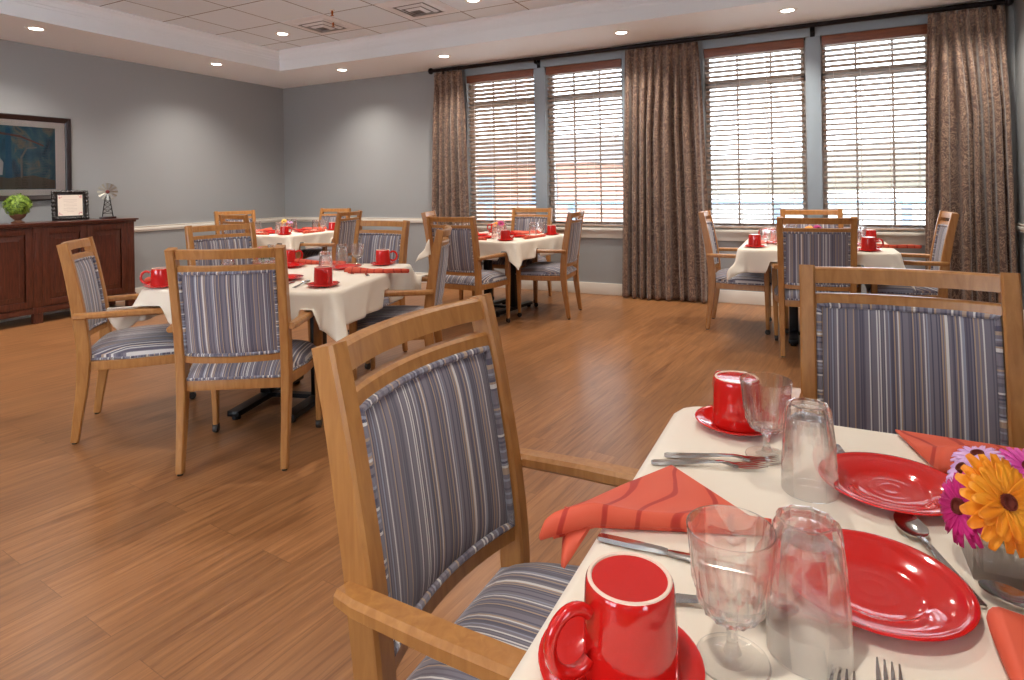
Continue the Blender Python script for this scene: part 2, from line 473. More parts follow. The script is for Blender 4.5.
# baseboards and chair rail
def runs(name, lo, hi, m):
    struct(MB().box(lo, hi, bev=0.004).build(name, m))
runs('baseboard_west', (XL, YB, 0), (XL + .016, YW, .128), M_white)
runs('baseboard_north', (XL + .016, YW - .016, 0), (XR - .016, YW, .128), M_white)
runs('baseboard_east', (XR - .016, YB, 0), (XR, YW, .128), M_white)
def rail(name, ax, c, a, b, sgn):
    p = [(0, .765), (.012, .765), (.014, .778), (.022, .786), (.022, .806), (.014, .812), (.02, .822), (.02, .83), (0, .83)]
    rings = [[((c + sgn * d, t, z) if ax == 'x' else (t, c + sgn * d, z)) for d, z in p] for t in (a, b)]
    struct(MB().sweep(rings).build(name, M_white, smooth=False))
rail('trim_2', 'x', XL, YB, YW, 1)
rail('trim_3', 'y', YW, XL, WX[0][0] - .1, -1)
rail('trim_4', 'x', XR, YB, YW, -1)
# window casing boards (head, jambs and the two mullions), sills
def casing(name, xa, xb, xm0, xm1):
    c = MB()
    c.box((xa - .09, YW - .018, WZ0 - .1), (xa, YW, WZ1 + .09), bev=.003); c.box((xb, YW - .018, WZ0 - .1), (xb + .09, YW, WZ1 + .09), bev=.003)
    c.box((xm0, YW - .018, WZ0), (xm1, YW, WZ1), bev=.003); c.box((xa, YW - .018, WZ1), (xb, YW, WZ1 + .09), bev=.003)
    struct(c.build(name, M_casing))
casing('trim_5', WX[0][0], WX[1][1], WX[0][1], WX[1][0])
casing('trim_6', WX[2][0], WX[3][1], WX[2][1], WX[3][0])
for k, (a, b) in enumerate(((WX[0][0], WX[1][1]), (WX[2][0], WX[3][1]))):
    c = MB(); c.box((a - .1, YW - .05, .712), (b + .1, YW + .13, .736), bev=.004); c.box((a - .09, YW - .018, .627), (b + .09, YW, .712), bev=.003)
    struct(c.build('trim_%d' % (7 + k), M_white))
for i, (a, b) in enumerate(WX):
    y0, y1 = YW + .11, YW + .16
    f = MB()
    f.box((a, y0, WZ0), (a + .045, y1, WZ1)); f.box((b - .045, y0, WZ0), (b, y1, WZ1))
    f.box((a, y0, WZ0), (b, y1, WZ0 + .05)); f.box((a, y0, WZ1 - .045), (b, y1, WZ1)); f.box((a, y0, 2.19), (b, y1, 2.25))
    for k in (1, 2):
        x = a + (b - a) * k / 3
        f.box((x - .009, y0 + .015, WZ0 + .05), (x + .009, y1 - .015, 2.19)); f.box((x - .009, y0 + .015, 2.25), (x + .009, y1 - .015, WZ1 - .045))
    wo = struct(f.build('window_%d' % (i + 1), M_sash, smooth=False))
    g = MB(); g.box((a + .03, y0 + .022, WZ0 + .03), (b - .03, y0 + .027, WZ1 - .03)); g.build('window_pane', M_pane, wo, smooth=False)

# ------------------------------------------------------------------ blinds
def make_blind(a, b, label, tilt=16):
    root = empty('window_blind', ((a + b) / 2, YW + .04, WZ0 + .012))
    tag(root, label, 'blind', 'wooden venetian blinds in the windows')
    h = (b - a) / 2 - .012; top = WZ1 - WZ0 - .016
    MB().box((-h, -.05, top - .088), (h, -.032, top), bev=.003).box((-h, -.03, top - .05), (h, .03, top)).build('valance', M_val, root)
    s = MB(); z = .05; W = .031; th = R(tilt)
    while z < top - .085:
        pts = [(-W * cos(th), W * sin(th)), (0, .0035), (W * cos(th), -W * sin(th))]
        ring = [(p, q) for p, q in pts] + [(p, q - .003) for p, q in reversed(pts)]
        s.sweep([[(-h + .004, p, z + q) for p, q in ring], [(h - .004, p, z + q) for p, q in ring]])
        z += .05
    s.build('slats', M_slat, root)
    MB().box((-h, -.026, .008), (h, .026, .026), bev=.003).build('bottom_rail', M_slat, root)
    c = MB()
    for f in (-.78, -.27, .27, .78):
        for y in (-.031, .031):
            c.box((f * h - .0015, y - .001, .02), (f * h + .0015, y + .001, top - .06))
    c.build('ladder_cords', M_cord, root, smooth=False)
make_blind(*WX[0], 'wooden blind in the window next to the corner curtain', 28)
make_blind(*WX[1], 'wooden blind in the window just left of the middle curtain')
make_blind(*WX[2], 'wooden blind in the window just right of the middle curtain')
make_blind(*WX[3], 'wooden blind in the window next to the end curtain')

# ------------------------------------------------------------------ curtains and rod
def make_curtain(xa0, xb0, xa1, xb1, npl, label, seed):
    rnd = random.Random(seed); ph = [rnd.uniform(-.5, .5) for _ in range(npl * 2 + 3)]; am = [rnd.uniform(.45, 1.4) for _ in range(npl * 2 + 3)]
    wds = [rnd.uniform(.5, 1.6) for _ in range(npl)]; tot = sum(wds); cum = [0]
    for q in wds: cum.append(cum[-1] + q / tot)
    zt, zb = 2.645, .012
    root = empty('curtain', ((xa1 + xb1) / 2, 6.335, 0)); cx = (xa1 + xb1) / 2
    def f(u, v):
        t = v ** .8
        xa = xa0 + (xa1 - xa0) * t; xb = xb0 + (xb1 - xb0) * t
        k = u * npl; i = min(npl - 1, int(k)); fr = k - i
        u2 = cum[i] + (cum[i + 1] - cum[i]) * fr; mixv = min(1, v * 3); uu = u + (u2 - u) * mixv
        am_i = am[i] + (am[i + 1] - am[i]) * fr
        pl = (1 - v) ** 6
        w = k + .5 * v * ph[i] * sin(pi * fr) ** 2
        a = (.016 + .034 * min(1, v * 5) * am_i) 
        y = a * (cos(2 * pi * w) + .25 * v * cos(4 * pi * w + ph[i] * 5) * sin(pi * fr) ** 2) + .012 * v * sin(2 * pi * uu * 1.5 + ph[0] * 6)
        x = xa + (xb - xa) * uu + .010 * sin(4 * pi * w) * min(1, v * 4)
        if pl > .05: y += -.010 * pl * (1 if cos(2 * pi * w) > .7 else 0)
        return (x - cx, y, zt + (zb - zt) * v)
    o = MB().grid(f, npl * 16, 60).build('drape', M_curtain, root, auto=80)
    md = o.modifiers.new('thick', 'SOLIDIFY'); md.thickness = .003; md.offset = 0
    c = MB()
    for i in range(npl):
        x = xa0 + (xb0 - xa0) * (i + .5) / npl - cx
        c.tube([(x, .027 * cos(t), 2.668 + .027 * sin(t)) for t in [2 * pi * q / 14 for q in range(14)]], .0022, 5, closed=True)
        c.box((x - .002, -.004, zt - .01), (x + .002, .004, 2.66))
    c.build('hooks', M_rod, root)
    return tag(root, label, 'curtain', 'brown damask curtains')
make_curtain(-4.25, -3.85, -4.36, -3.79, 5, 'narrow brown damask curtain at the corner end of the rod', 3)
make_curtain(-1.81, -1.06, -1.90, -.965, 9, 'wide brown damask curtain hanging between the two pairs of windows', 5)
make_curtain(.88, 1.41, .825, 1.475, 7, 'brown damask curtain at the end of the rod against the side wall', 9)
rod = empty('curtain_rod', (-1.45, 6.335, 2.672))
MB().tube([(-2.82, 0, 0), (2.86, 0, 0)], .022, 16).build('pole', M_rod, rod)
for x, sg in ((-2.82, -1), (2.86, 1)):
    MB().lathe([(0, 0), (.026, 0), (.036, .008), (.041, .024), (.036, .042), (.02, .055), (0, .06)], 20, Matrix.Translation((x, 0, 0)) @ Matrix.Rotation(sg * pi / 2, 4, 'Y')).build('finial', M_rod, rod)
for x in (-2.66, -2.863 + 1.45, -.02 + 1.45, 2.79):
    b = MB(); b.box((x - .012, -.012, -.055), (x + .012, .012, -.012)); b.box((x - .012, -.012, -.055), (x + .012, .1, -.035)); b.box((x - .02, .092, -.09), (x + .02, .1, .01)); b.build('bracket', M_rod, rod)
tag(rod, 'long dark curtain rod with ball finials running above all four windows', 'curtain rod')

# ------------------------------------------------------------------ ceiling fittings
def make_downlight():
    r = empty('recessed_ceiling_light')
    MB().lathe([(.052, 0), (.078, 0), (.082, -.004), (.08, -.007), (.06, -.008), (.052, -.004)], 36, closed=True).build('trim_ring', M_lamptrim, r)
    MB().lathe([(0, -.0015), (.054, -.0015), (.054, -.0035), (0, -.0045)], 36).build('lens', M_lens, r)
    return r
DL = Kind(make_downlight, 'ceiling light', 'recessed ceiling lights')
def downlight(x, y, z, label, grp=None, e=1.0):
    DL.put((x, y, z), 0, label, grp)
    ld = bpy.data.lights.new('lamp', 'SPOT'); ld.energy = LAMP_W * e; ld.color = (1.0, .94, .85); ld.spot_size = R(132); ld.spot_blend = 1.0; ld.shadow_soft_size = .05
    lo = bpy.data.objects.new('lamp_beam', ld); COL.objects.link(lo); lo.location = (x, y, z - .02)
LAMP_W = 42.0
for x, y, t in ((-6.27, 2.97, 'above the sideboard'), (-6.27, 4.81, 'over the plain wall past the sideboard')):
    downlight(x, y, ZS, 'round recessed light in the soffit ' + t)
for x, t in ((-5.28, 'near the room corner'), (-3.77, 'above the corner curtain'), (-1.70, 'above the middle curtain'), (-.21, 'above the mullion of the far window pair')):
    downlight(x, 5.83, ZS, 'round recessed light in the soffit ' + t)
downlight(-5.27, 4.88, ZC, 'round recessed light in the ceiling tile beside the air vent')
downlight(-2.83, 4.89, ZC, 'round recessed light in the ceiling tiles at the top edge of the picture')
U = 'round recessed light in the rest of the ceiling'
for y in (1.13, -.7, -2.5):
    downlight(-6.27, y, ZS, U, 'lights beyond the view')
downlight(1.15, 5.83, ZS, U, 'lights beyond the view')
for y in (4.88, 2.44, 0.0, -2.2):
    for x in (-5.27, -2.83, -.39):
        if not (y > 4 and x < -2):
            downlight(x, y, ZC, U, 'lights beyond the view')
def make_vent():
    r = empty('air_vent')
    MB().box((-.295, -.295, -.006), (.295, .295, 0), bev=.002).build('face_panel', M_vent, r)
    for k, s_ in enumerate((.21, .15, .09)):
        z0 = -.006 - .012 * k
        p = [(s_, z0 - .001), (s_ - .006, z0 - .001), (s_ - .032, z0 - .016), (s_ - .026, z0 - .016)]
        rings = [[(sx * a, sy * a, z) for a, z in p] for sx, sy in ((1, 1), (-1, 1), (-1, -1), (1, -1))]
        MB().sweep(rings, closed=True).build('louvre', M_vent, r, smooth=False)
    MB().box((-.2, -.2, -.0085), (.2, .2, -.0062)).build('throat_shade', M_ventdark, r, smooth=False)  # flat dark plate: shade between the louvres put into its colour
    return r
V = Kind(make_vent, 'air vent', 'ceiling air vents')
V.put((-4.63, 4.83, ZC), 0, 'square air vent with hanging sprinkler beside it in the tiled ceiling')
V.put((-3.41, 4.83, ZC), 0, 'square air vent in the tiled ceiling nearer the windows')
def make_sprinkler():
    r = empty('sprinkler_head')
    MB().lathe([(0, 0), (.026, 0), (.024, -.006), (.01, -.008), (0, -.008)], 20).build('escutcheon', M_lamptrim, r)
    MB().lathe([(0, -.008), (.009, -.008), (.011, -.03), (.007, -.05), (0, -.054)], 14).build('copper_body', M_copper, r)
    MB().lathe([(0, -.052), (.017, -.054), (.017, -.057), (0, -.058)], 16).build('deflector', M_copper, r)
    return r
S = Kind(make_sprinkler, 'sprinkler', 'copper ceiling sprinklers')
S.put((-4.17, 4.48, ZC), 0, 'copper sprinkler head on the tile next to the air vents')
S.put((-4.44, 4.78, ZC), 0, 'copper sprinkler head hanging at the edge of the air vent')

# ------------------------------------------------------------------ chairs
PY = [(0.0, 0.0), (.12, .016), (.26, .036), (.40, .046), (.5, .042), (.66, .023), (.85, -.008), (.967, -.034)]
def yb(z):
    for (z0, a), (z1, b) in zip(PY[:-1], PY[1:]):
        if z <= z1:
            t = (z - z0) / (z1 - z0); return a + (b - a) * t
    return PY[-1][1]
def ybs(z):
    return (yb(z - .04) + yb(z) * 2 + yb(z + .04)) / 4 if .04 < z < .93 else yb(z)
def bow(x):
    return -.034 * (1 - (x / .206) ** 2)

def make_chair():
    r = empty('dining_chair')
    zs = [.008 + (.967 - .008) * i / 22 for i in range(23)]
    for sg in (-1, 1):
        pts = [(sg * (.217 + .007 * z), ybs(z), z) for z in zs]
        wd = [.029 + .010 * min(1, z / .35) for z in zs]
        dp = [.034 + .022 * min(1, z / .4) - .012 * max(0, (z - .6) / .36) for z in zs]
        leg = MB().bar(pts, wd, dp, (1, 0, 0), .005).build('back_post', M_oak, r)
        MB().lathe([(0, 0), (.012, 0), (.013, .009), (0, .009)], 12, Matrix.Translation((sg * .217, 0, 0))).build('glide', M_glide, leg)
        # front leg with caster
        pts = [(sg * (.252 + .006 * min(1, t / .6)), .462, t) for t in (.042, .2, .4, .5, .603)]
        fl = MB().bar(pts, [.026, .032, .04, .04, .034], [.026, .032, .04, .04, .034], (1, 0, 0), .005).build('front_leg', M_oak, r)
        c = MB().lathe([(.0, -.012), (.019, -.012), (.021, -.007), (.021, .007), (.019, .012), (0, .012)], 18, Matrix.Translation((sg * .252, .462, .021)) @ Matrix.Rotation(pi / 2, 4, 'Y'))
        c.box((sg * .252 - .014, .452, .02), (sg * .252 - .0125, .472, .043)); c.box((sg * .252 + .0125, .452, .02), (sg * .252 + .014, .472, .043)); c.box((sg * .252 - .014, .45, .039), (sg * .252 + .014, .474, .0425))
        c.build('caster', M_glide, fl)
        # arm
        ap = [(sg * .250, .012, .618), (sg * .256, .05, .618), (sg * .263, .19, .618), (sg * .264, .34, .617), (sg * .262, .44, .614), (sg * .260, .495, .610)]
        MB().bar(ap, [.036, .042, .044, .046, .046, .04], [.026, .028, .03, .03, .03, .026], (1, 0, 0), .007).build('arm', M_oak, r)
    def crail(name, z0, z1, th, dy=0.0):
        xs_ = [-.206 + .412 * i / 14 for i in range(15)]
        rings = []
        for x in xs_:
            b = bow(x) + dy
            rings.append([(x, ybs(z0) + b - th / 2, z0), (x, ybs(z0) + b + th / 2, z0), (x, ybs(z1 - .006) + b + th / 2, z1 - .005), (x, ybs(z1) + b + th / 2 - .005, z1), (x, ybs(z1) + b - th / 2 + .005, z1), (x, ybs(z1 - .006) + b - th / 2, z1 - .005)])
        MB().sweep(rings).build(name, M_oak, r)
    crail('top_rail', .922, .964, .026); crail('middle_rail', .868, .894, .026); crail('lower_rail', .47, .5, .028)
    # upholstered back
    z0, z1, hx = .501, .867, .2
    def side(sg):
        def f(u, v):
            x = -hx + 2 * hx * u; z = z0 + (z1 - z0) * v
            e = (1 - abs(2 * u - 1) ** 5) * (1 - abs(2 * v - 1) ** 5)
            return (x, ybs(z) + bow(x) + sg * (.008 + .016 * e), z)
        return f
    def rim(d):
        pts = []
        for i in range(16): pts.append((-hx + 2 * hx * i / 16, z0))
        for i in range(14): pts.append((hx, z0 + (z1 - z0) * i / 14))
        for i in range(16): pts.append((hx - 2 * hx * i / 16, z1))
        for i in range(14): pts.append((-hx, z1 - (z1 - z0) * i / 14))
        return [(x * .975, ybs(z) + bow(x) + d, .684 + (z - .684) * .975) for x, z in pts]
    p = MB(); p.grid(side(1), 20, 20); p.grid(side(-1), 20, 20)
    bo = [[(-hx + 2 * hx * i / 20, z0) for i in range(21)], [(hx, z0 + (z1 - z0) * i / 20) for i in range(21)], [(-hx + 2 * hx * i / 20, z1) for i in range(21)], [(-hx, z0 + (z1 - z0) * i / 20) for i in range(21)]]
    for e in bo:
        p.grid(lambda u, v, e=e: (e[round(u * 20)][0], ybs(e[round(u * 20)][1]) + bow(e[round(u * 20)][0]) + (-.008 + .016 * v), e[round(u * 20)][1]), 20, 1)
    back = p.build('backrest', M_stripe, r, auto=60)
    MB().tube(rim(.013), .0075, 8, closed=True, along=True).tube(rim(-.013), .0075, 8, closed=True, along=True).build('piping', M_piping, back)
    # seat
    def hw(y): return .198 + .056 * min(1, max(0, (y - .03) / .2)) + .0 * y
    ya, yz = .028, .497
    def st(z_top):
        def f(u, v):
            y = ya + (yz - ya) * v; a = 2 * u - 1; b = 2 * v - 1
            k = 1 - .04 * max(0, abs(a) - .8) / .2 * max(0, abs(b) - .8) / .2
            x = a * hw(y) * k
            e = (1 - abs(a) ** 6) * (1 - abs(b) ** 6)
            if z_top: return (x, y, .412 + .052 * e + .008 * (1 - b * b))
            return (x, y, .39)
        return f
    q = MB(); q.grid(st(True), 22, 22); q.grid(st(False), 22, 22)
    def wall(pu, pv):
        def f(u, v):
            uu, vv = pu(u), pv(u); a = st(True)(uu, vv); b = st(False)(uu, vv)
            return tuple(b[i] + (a[i] - b[i]) * v for i in range(3))
        return f
    I = lambda t: t
    for pu, pv in ((I, lambda t: 0), (I, lambda t: 1), (lambda t: 0, I), (lambda t: 1, I)):
        q.grid(wall(pu, pv), 22, 1)
    seat = q.build('seat', M_stripe, r, auto=70)
    edge = [st(False)(i / 16, 0) for i in range(16)] + [st(False)(1, i / 16) for i in range(16)] + [st(False)(1 - i / 16, 1) for i in range(16)] + [st(False)(0, 1 - i / 16) for i in range(16)]
    MB().tube([(x * 1.008, y, .397) for x, y, z in edge], .006, 7, closed=True, along=True).build('piping', M_piping, seat)
    fr = MB()
    fr.box((-.2, .032, .345), (.2, .06, .39), bev=.003); fr.box((-.25, .452, .345), (.25, .478, .39), bev=.003)
    for sg in (-1, 1):
        fr.bar([(sg * .212, .055, .3675), (sg * .25, .25, .3675), (sg * .254, .46, .3675)], .024, .045, (1, 0, 0), .003)
    fr.build('seat_frame', M_oak, r)
    return r
CH = Kind(make_chair, 'chair', 'oak armchairs with striped upholstery')
CHAIRS = []   # world arm segments, for the cloths that lie over the arms
def chair(x, y, deg, label):
    a = R(deg - 90)
    CH.put((x, y, 0), a, label)
    for sg in (-1, 1):
        seg = []
        for px, py in ((sg * .252, -.01), (sg * .264, .34), (sg * .262, .515)):
            seg.append((x + px * cos(a) - py * sin(a), y + px * sin(a) + py * cos(a)))
        CHAIRS.append(seg)
    for z in (.55, .72, .9):
        pass
# close-up table
chair(-.629, .92, -.8, 'striped oak armchair beside the coral napkin that overhangs the close-up table')
chair(.194, 1.86, -91.3, 'striped oak armchair behind the red plates, facing the camera across the close-up table')
# table by the sideboard
chair(-2.257, 1.777, 121, 'striped oak armchair seen square from behind at the table by the sideboard')
chair(-3.388, 1.803, 49.1, 'striped oak armchair standing alone in front of the sideboard doors')
chair(-2.055, 3.085, -152, 'striped oak armchair seen edge-on at the window end of the sideboard table')
chair(-2.96, 3.65, -90, 'striped oak armchair behind the glasses and mug, at the sideboard table, facing us')
chair(-3.874, 3.002, -16, 'striped oak armchair just behind the square-on chair, facing the sideboard table')
# table by the paired windows next to the corner
chair(-2.755, 4.351, 86.2, 'striped oak armchair backing onto the open floor at the table left of the wide curtain')
chair(-2.052, 5.35, 186.6, 'striped oak armchair in profile with its back toward the wide curtain, left of it')
chair(-2.86, 6.15, -91, 'striped oak armchair under the window at the table left of the wide curtain')
chair(-3.56, 5.22, 22, 'striped oak armchair before the narrow corner curtain, mostly hidden behind another chair back')
# table under the far window pair
chair(-.84, 5.425, 2.3, 'striped oak armchair in profile just right of the wide curtain, facing the end curtain')
chair(-.013, 4.585, 94, 'striped oak armchair backing onto us at the table right of the wide curtain')
chair(-.05, 5.80, -82, 'striped oak armchair against the sill under the window pair right of the wide curtain')
chair(.82, 5.379, 179.9, 'striped oak armchair beside the end curtain at the side wall')
# table in the corner
chair(-5.50, 4.42, 82, 'striped oak armchair with its back to us at the table in the room corner')
chair(-6.52, 5.24, -20, 'striped oak armchair against the plain wall at the table in the room corner')
chair(-5.668, 6.06, -88, 'striped oak armchair under the chair rail of the window wall, at the corner table')
chair(-4.70, 5.24, -168, 'striped oak armchair turned sideways between the corner table and the sideboard table')

# ------------------------------------------------------------------ tables and cloths
def make_table():
    r = empty('dining_table')
    def f(a, rc, n=6):
        out = []
        for cx, cy, a0 in ((1, 1, 0), (-1, 1, 90), (-1, -1, 180), (1, -1, 270)):
            for k in range(n + 1):
                t = R(a0 + 90 * k / n); out.append((cx * (a - rc) + rc * cos(t), cy * (a - rc) + rc * sin(t)))
        return out
    o = f(.492, .05)
    MB().sweep([[(x, y, .692) for x, y in o], [(x, y, .7185) for x, y in o]]).build('tabletop', M_mahog_dk, r)
    for sg in (-1, 1):
        c = MB(); c.box((sg * .15 - .032, -.032, .05), (sg * .15 + .032, .032, .665), bev=.004); c.box((sg * .15 - .04, -.3, .665), (sg * .15 + .04, .3, .692)); c.build('column', M_black, r)
        b = MB(); b.box((sg * .15 - .032, -.31, .02), (sg * .15 + .032, .31, .05), bev=.005)
        for q in (-.28, .28):
            b.lathe([(0, 0), (.02, 0), (.022, .008), (.02, .02), (0, .02)], 16, Matrix.Translation((sg * .15, q, 0)))
        b.build('foot_bar', M_black, r)
    MB().box((-.15, -.02, .024), (.15, .02, .048)).build('stretcher', M_black, r)
    return r
TB = Kind(make_table, 'table', 'square tables under cream cloths')
def cloth(cx, cy, rot, label, seed, half=.5, over=.17, base=5, cornerflare=20):
    rnd = random.Random(seed); rc = .055; rb = .012; h = half + over; n = 84
    ph = [rnd.uniform(0, 6.28) for _ in range(6)]
    ca, sa = cos(rot), sin(rot)
    segs = []
    for sgm in CHAIRS:
        for (ax, ay), (bx, by) in zip(sgm[:-1], sgm[1:]):
            if min(hypot(ax - cx, ay - cy), hypot(bx - cx, by - cy)) < 1.1:
                segs.append((ax, ay, bx, by))
    def g(u, v):
        # more samples towards the edge
        u = (2 * u - 1); v = (2 * v - 1)
        u *= h; v *= h
        qx = max(-(half - rc), min(half - rc, u)); qy = max(-(half - rc), min(half - rc, v))
        dx, dy = u - qx, v - qy; d = hypot(dx, dy)
        if d <= rc:
            return (u, v, 0.0)
        nx, ny = dx / d, dy / d; s_ = d - rc
        w_ = abs(2 * nx * ny)            # 1 at a corner's middle
        per = u * 1.0 + v * 1.3
        rip = sin(per * 17 + ph[0]) * .5 + sin(per * 29 + ph[1]) * .3
        fl = R(base + cornerflare * w_ + 7 * rip)
        # corner ears: two soft lobes
        ang = math.atan2(ny, nx)
        lob = cos(8 * ang) * w_ * 6
        fl += R(max(-4, lob))
        if s_ < rb * pi / 2:
            t = s_ / rb; out = rb * sin(t); z = -rb * (1 - cos(t))
        else:
            q = s_ - rb * pi / 2; out = rb + q * sin(fl); z = -rb - q * cos(fl)
        return (qx + nx * (rc + out), qy + ny * (rc + out), z)
    def f(u, v):
        x, y, z = g(u, v)
        if z < -.004:
            wx, wy = cx + x * ca - y * sa, cy + x * sa + y * ca
            for ax, ay, bx, by in segs:
                ex, ey = bx - ax, by - ay; L2 = ex * ex + ey * ey
                t = max(0, min(1, ((wx - ax) * ex + (wy - ay) * ey) / L2)); dd = hypot(wx - ax - t * ex, wy - ay - t * ey)
                zm = (.644 - TZ) - max(0, dd - .034) * 3.2
                if zm > z: z = min(zm, -.006)
        return (x, y, z)
    o = MB().grid(f, n, n).build('tablecloth', M_cloth, auto=80)
    md = o.modifiers.new('thick', 'SOLIDIFY'); md.thickness = .0016; md.offset = 1 if o.data.polygons[n * n // 2].normal.z < 0 else -1
    o.location = (cx, cy, TZ); o.rotation_euler = (0, 0, rot)
    tag(o, label, 'tablecloth', 'cream tablecloths')
TABLES = [
    (.222, .86, 0.0, 'close-up table', 3, 3),
    (-2.70, 2.54, R(16), 'sideboard table', 6, 20),
    (-2.80, 5.28, R(-6), 'table left of the wide curtain', 5, 20),
    (-.03, 5.20, R(1), 'table right of the wide curtain', 5, 20),
    (-5.60, 5.20, R(5), 'corner table', 5, 20),
]
for k, (x, y, a, t, b, cf) in enumerate(TABLES):
    big = t == 'sideboard table'
    to = TB.put((x, y, 0), a + (pi / 2 if k == 4 else 0), 'square black-legged table under the cloth of the ' + t)
    to.scale = (1.06, 1.06, 1) if big else ((.98, .98, 1) if k == 0 else (1, 1, 1))
    cloth(x, y, a, 'cream cloth spread over the ' + t, 11 + k, half=.53 if big else (.49 if k == 0 else .5), over=.18 if big else .17, base=b, cornerflare=cf)

# ------------------------------------------------------------------ crockery
def make_mug():
    r = empty('coffee_mug')
    # stands upside down: rim at the bottom, foot ring on top
    out = [(.0455, 0), (.0465, .002), (.0462, .006), (.0455, .03), (.0445, .06), (.0432, .082), (.0422, .089), (.0408, .0912)]
    inn = [(.036, .0906), (0, .0906)]
    cav = [(0, .082), (.038, .082), (.0405, .074), (.042, .03), (.0432, .002)]
    MB().lathe(cav + out + inn, 40).build('body', M_red, r, auto=50)
    MB().lathe([(.0408, .0911), (.0398, .0925), (.0372, .0924), (.0364, .0908), (.0364, .0885), (.0405, .0885)], 40, closed=True).build('foot_ring', M_ring, r)
    h = []
    for i in range(26):
        t = -2.35 + 4.7 * i / 25
        h.append((.0635 + .0240 * cos(t), 0, .050 + .0290 * sin(t)))
    MB().tube(h, .0062, 12).build('handle', M_red, r)
    return r
MUG = Kind(make_mug, 'mug', 'red mugs standing upside down')
def make_saucer():
    r = empty('saucer')
    MB().lathe([(0, .004), (.024, .004), (.026, .0055), (.045, .006), (.055, .0085), (.072, .0145), (.078, .0175), (.080, .0165), (.079, .0145), (.06, .006), (.045, .0005), (.043, 0), (.038, 0), (.037, .0015), (0, .0015)], 48).build('dish', M_red, r, auto=60)
    MB().lathe([(.0425, .0007), (.0425, -.0003), (.0385, -.0003), (.0385, .0007)], 40, closed=True).build('foot_ring', M_ring, r)
    return r
SAUCER = Kind(make_saucer, 'saucer', 'red saucers under the mugs')
def make_plate():
    r = empty('side_plate')
    pr = [(0, .0054), (.013, .0052), (.015, .0055), (.017, .0052), (.029, .0052), (.031, .0055), (.033, .0052), (.052, .0055), (.056, .0075), (.062, .0105), (.08, .0145), (.083, .0152), (.085, .0152), (.0875, .0160), (.0895, .0160), (.092, .0171), (.096, .0186), (.0995, .0188), (.1003, .0176), (.098, .0158), (.07, .0085), (.06, .003), (.056, 0), (.052, 0), (.05, .002), (0, .002)]
    MB().lathe(pr, 64).build('dish', M_red, r, auto=60)
    return r
PLATE = Kind(make_plate, 'plate', 'red side plates')
def make_goblet():
    r = empty('stemmed_glass')
    prof = [(0, 0), (.034, 0), (.0362, .0015), (.0355, .0032), (.02, .0055), (.009, .010), (.0058, .018), (.0052, .026), (.0062, .035), (.0092, .041), (.0135, .044), (.0245, .048), (.031, .055), (.0352, .067), (.0378, .082), (.0397, .1), (.0412, .118), (.0427, .133), (.0425, .1345), (.0415, .1342),
            (.0398, .118), (.038, .1), (.0357, .083), (.033, .07), (.0285, .06), (.02, .0545), (.008, .0525), (0, .052)]
    def rm(rr, z, a, i):
        if 9 <= i <= 15:
            k = [.5, .9, 1, 1, 1, .8, .35][i - 9]; n_ = 12
            q = (a + (pi / n_ if i % 2 else 0)) % (2 * pi / n_) - pi / n_
            poly = cos(pi / n_) / cos(q)
            return rr * (1.012 * (1 - k) + k * (poly ** 2.4) * 1.03)
        return rr
    MB().lathe(prof, 96, rmod=rm).build('bowl_and_stem', M_glass, r, auto=9)
    return r
GOBLET = Kind(make_goblet, 'wine glass', 'stemmed cut water glasses')
def make_tumbler():
    r = empty('glass_tumbler')
    prof = [(.0385, .0008), (.0395, 0), (.0405, .0012), (.0402, .02), (.0392, .05), (.038, .075), (.0368, .09), (.0352, .104), (.034, .118), (.0325, .129), (.0295, .1345), (.026, .135), (.024, .1315), (0, .131),
            ]
    inn = [(0, .114), (.022, .114), (.028, .108), (.0318, .095), (.0345, .075), (.0365, .05), (.038, .02)]
    def rm(rr, z, a, i):
        if 5 <= i <= 11:
            k = [.4, .8, 1, 1, 1, 1, .8][i - 5]; n_ = 10
            q = a % (2 * pi / n_) - pi / n_
            return rr * (1 * (1 - k) + k * (cos(pi / n_) / cos(q)) ** 1.8)
        return rr
    MB().lathe(prof + inn, 80, rmod=rm, closed=True).build('tumbler_glass', M_glass, r, auto=9)
    return r
TUMBLER = Kind(make_tumbler, 'glass', 'tumblers standing upside down')

def strip(name, rows, m, parent, extra=None):
    """rows: (x, halfwidth, z, thickness) along a flat piece of cutlery"""
    mb = MB(); rings = []
    for x, hw_, z, t in rows:
        rings.append([(x, -hw_, z), (x, -hw_ * .6, z + t), (x, hw_ * .6, z + t), (x, hw_, z), (x, hw_ * .6, z - t * .3), (x, -hw_ * .6, z - t * .3)])
    mb.sweep(rings)
    if extra: extra(mb)
    return mb.build(name, m, parent)
HANDLE = [(0, .006, .002, .002), (.004, .009, .002, .0028), (.03, .0095, .003, .003), (.07, .006, .006, .003), (.095, .004, .008, .003)]
def make_fork():
    r = empty('fork')
    strip('handle', HANDLE + [(.115, .0038, .009, .0028), (.125, .007, .008, .0022), (.133, .0115, .0062, .002), (.142, .012, .0052, .0018)], M_steel, r)
    def tines(mb):
        pass
    mb = MB()
    for k in (-1.5, -.5, .5, 1.5):
        rr = []
        for x, z, w_ in ((.14, .0052, .0021), (.155, .0046, .0019), (.172, .006, .0017), (.188, .0095, .0008)):
            y = k * .0062
            rr.append([(x, y - w_, z - .0008), (x, y + w_, z - .0008), (x, y + w_, z + .0009), (x, y - w_, z + .0009)])
        mb.sweep(rr)
    mb.build('tines', M_steel, r)
    return r
FORK = Kind(make_fork, 'fork', 'steel forks')
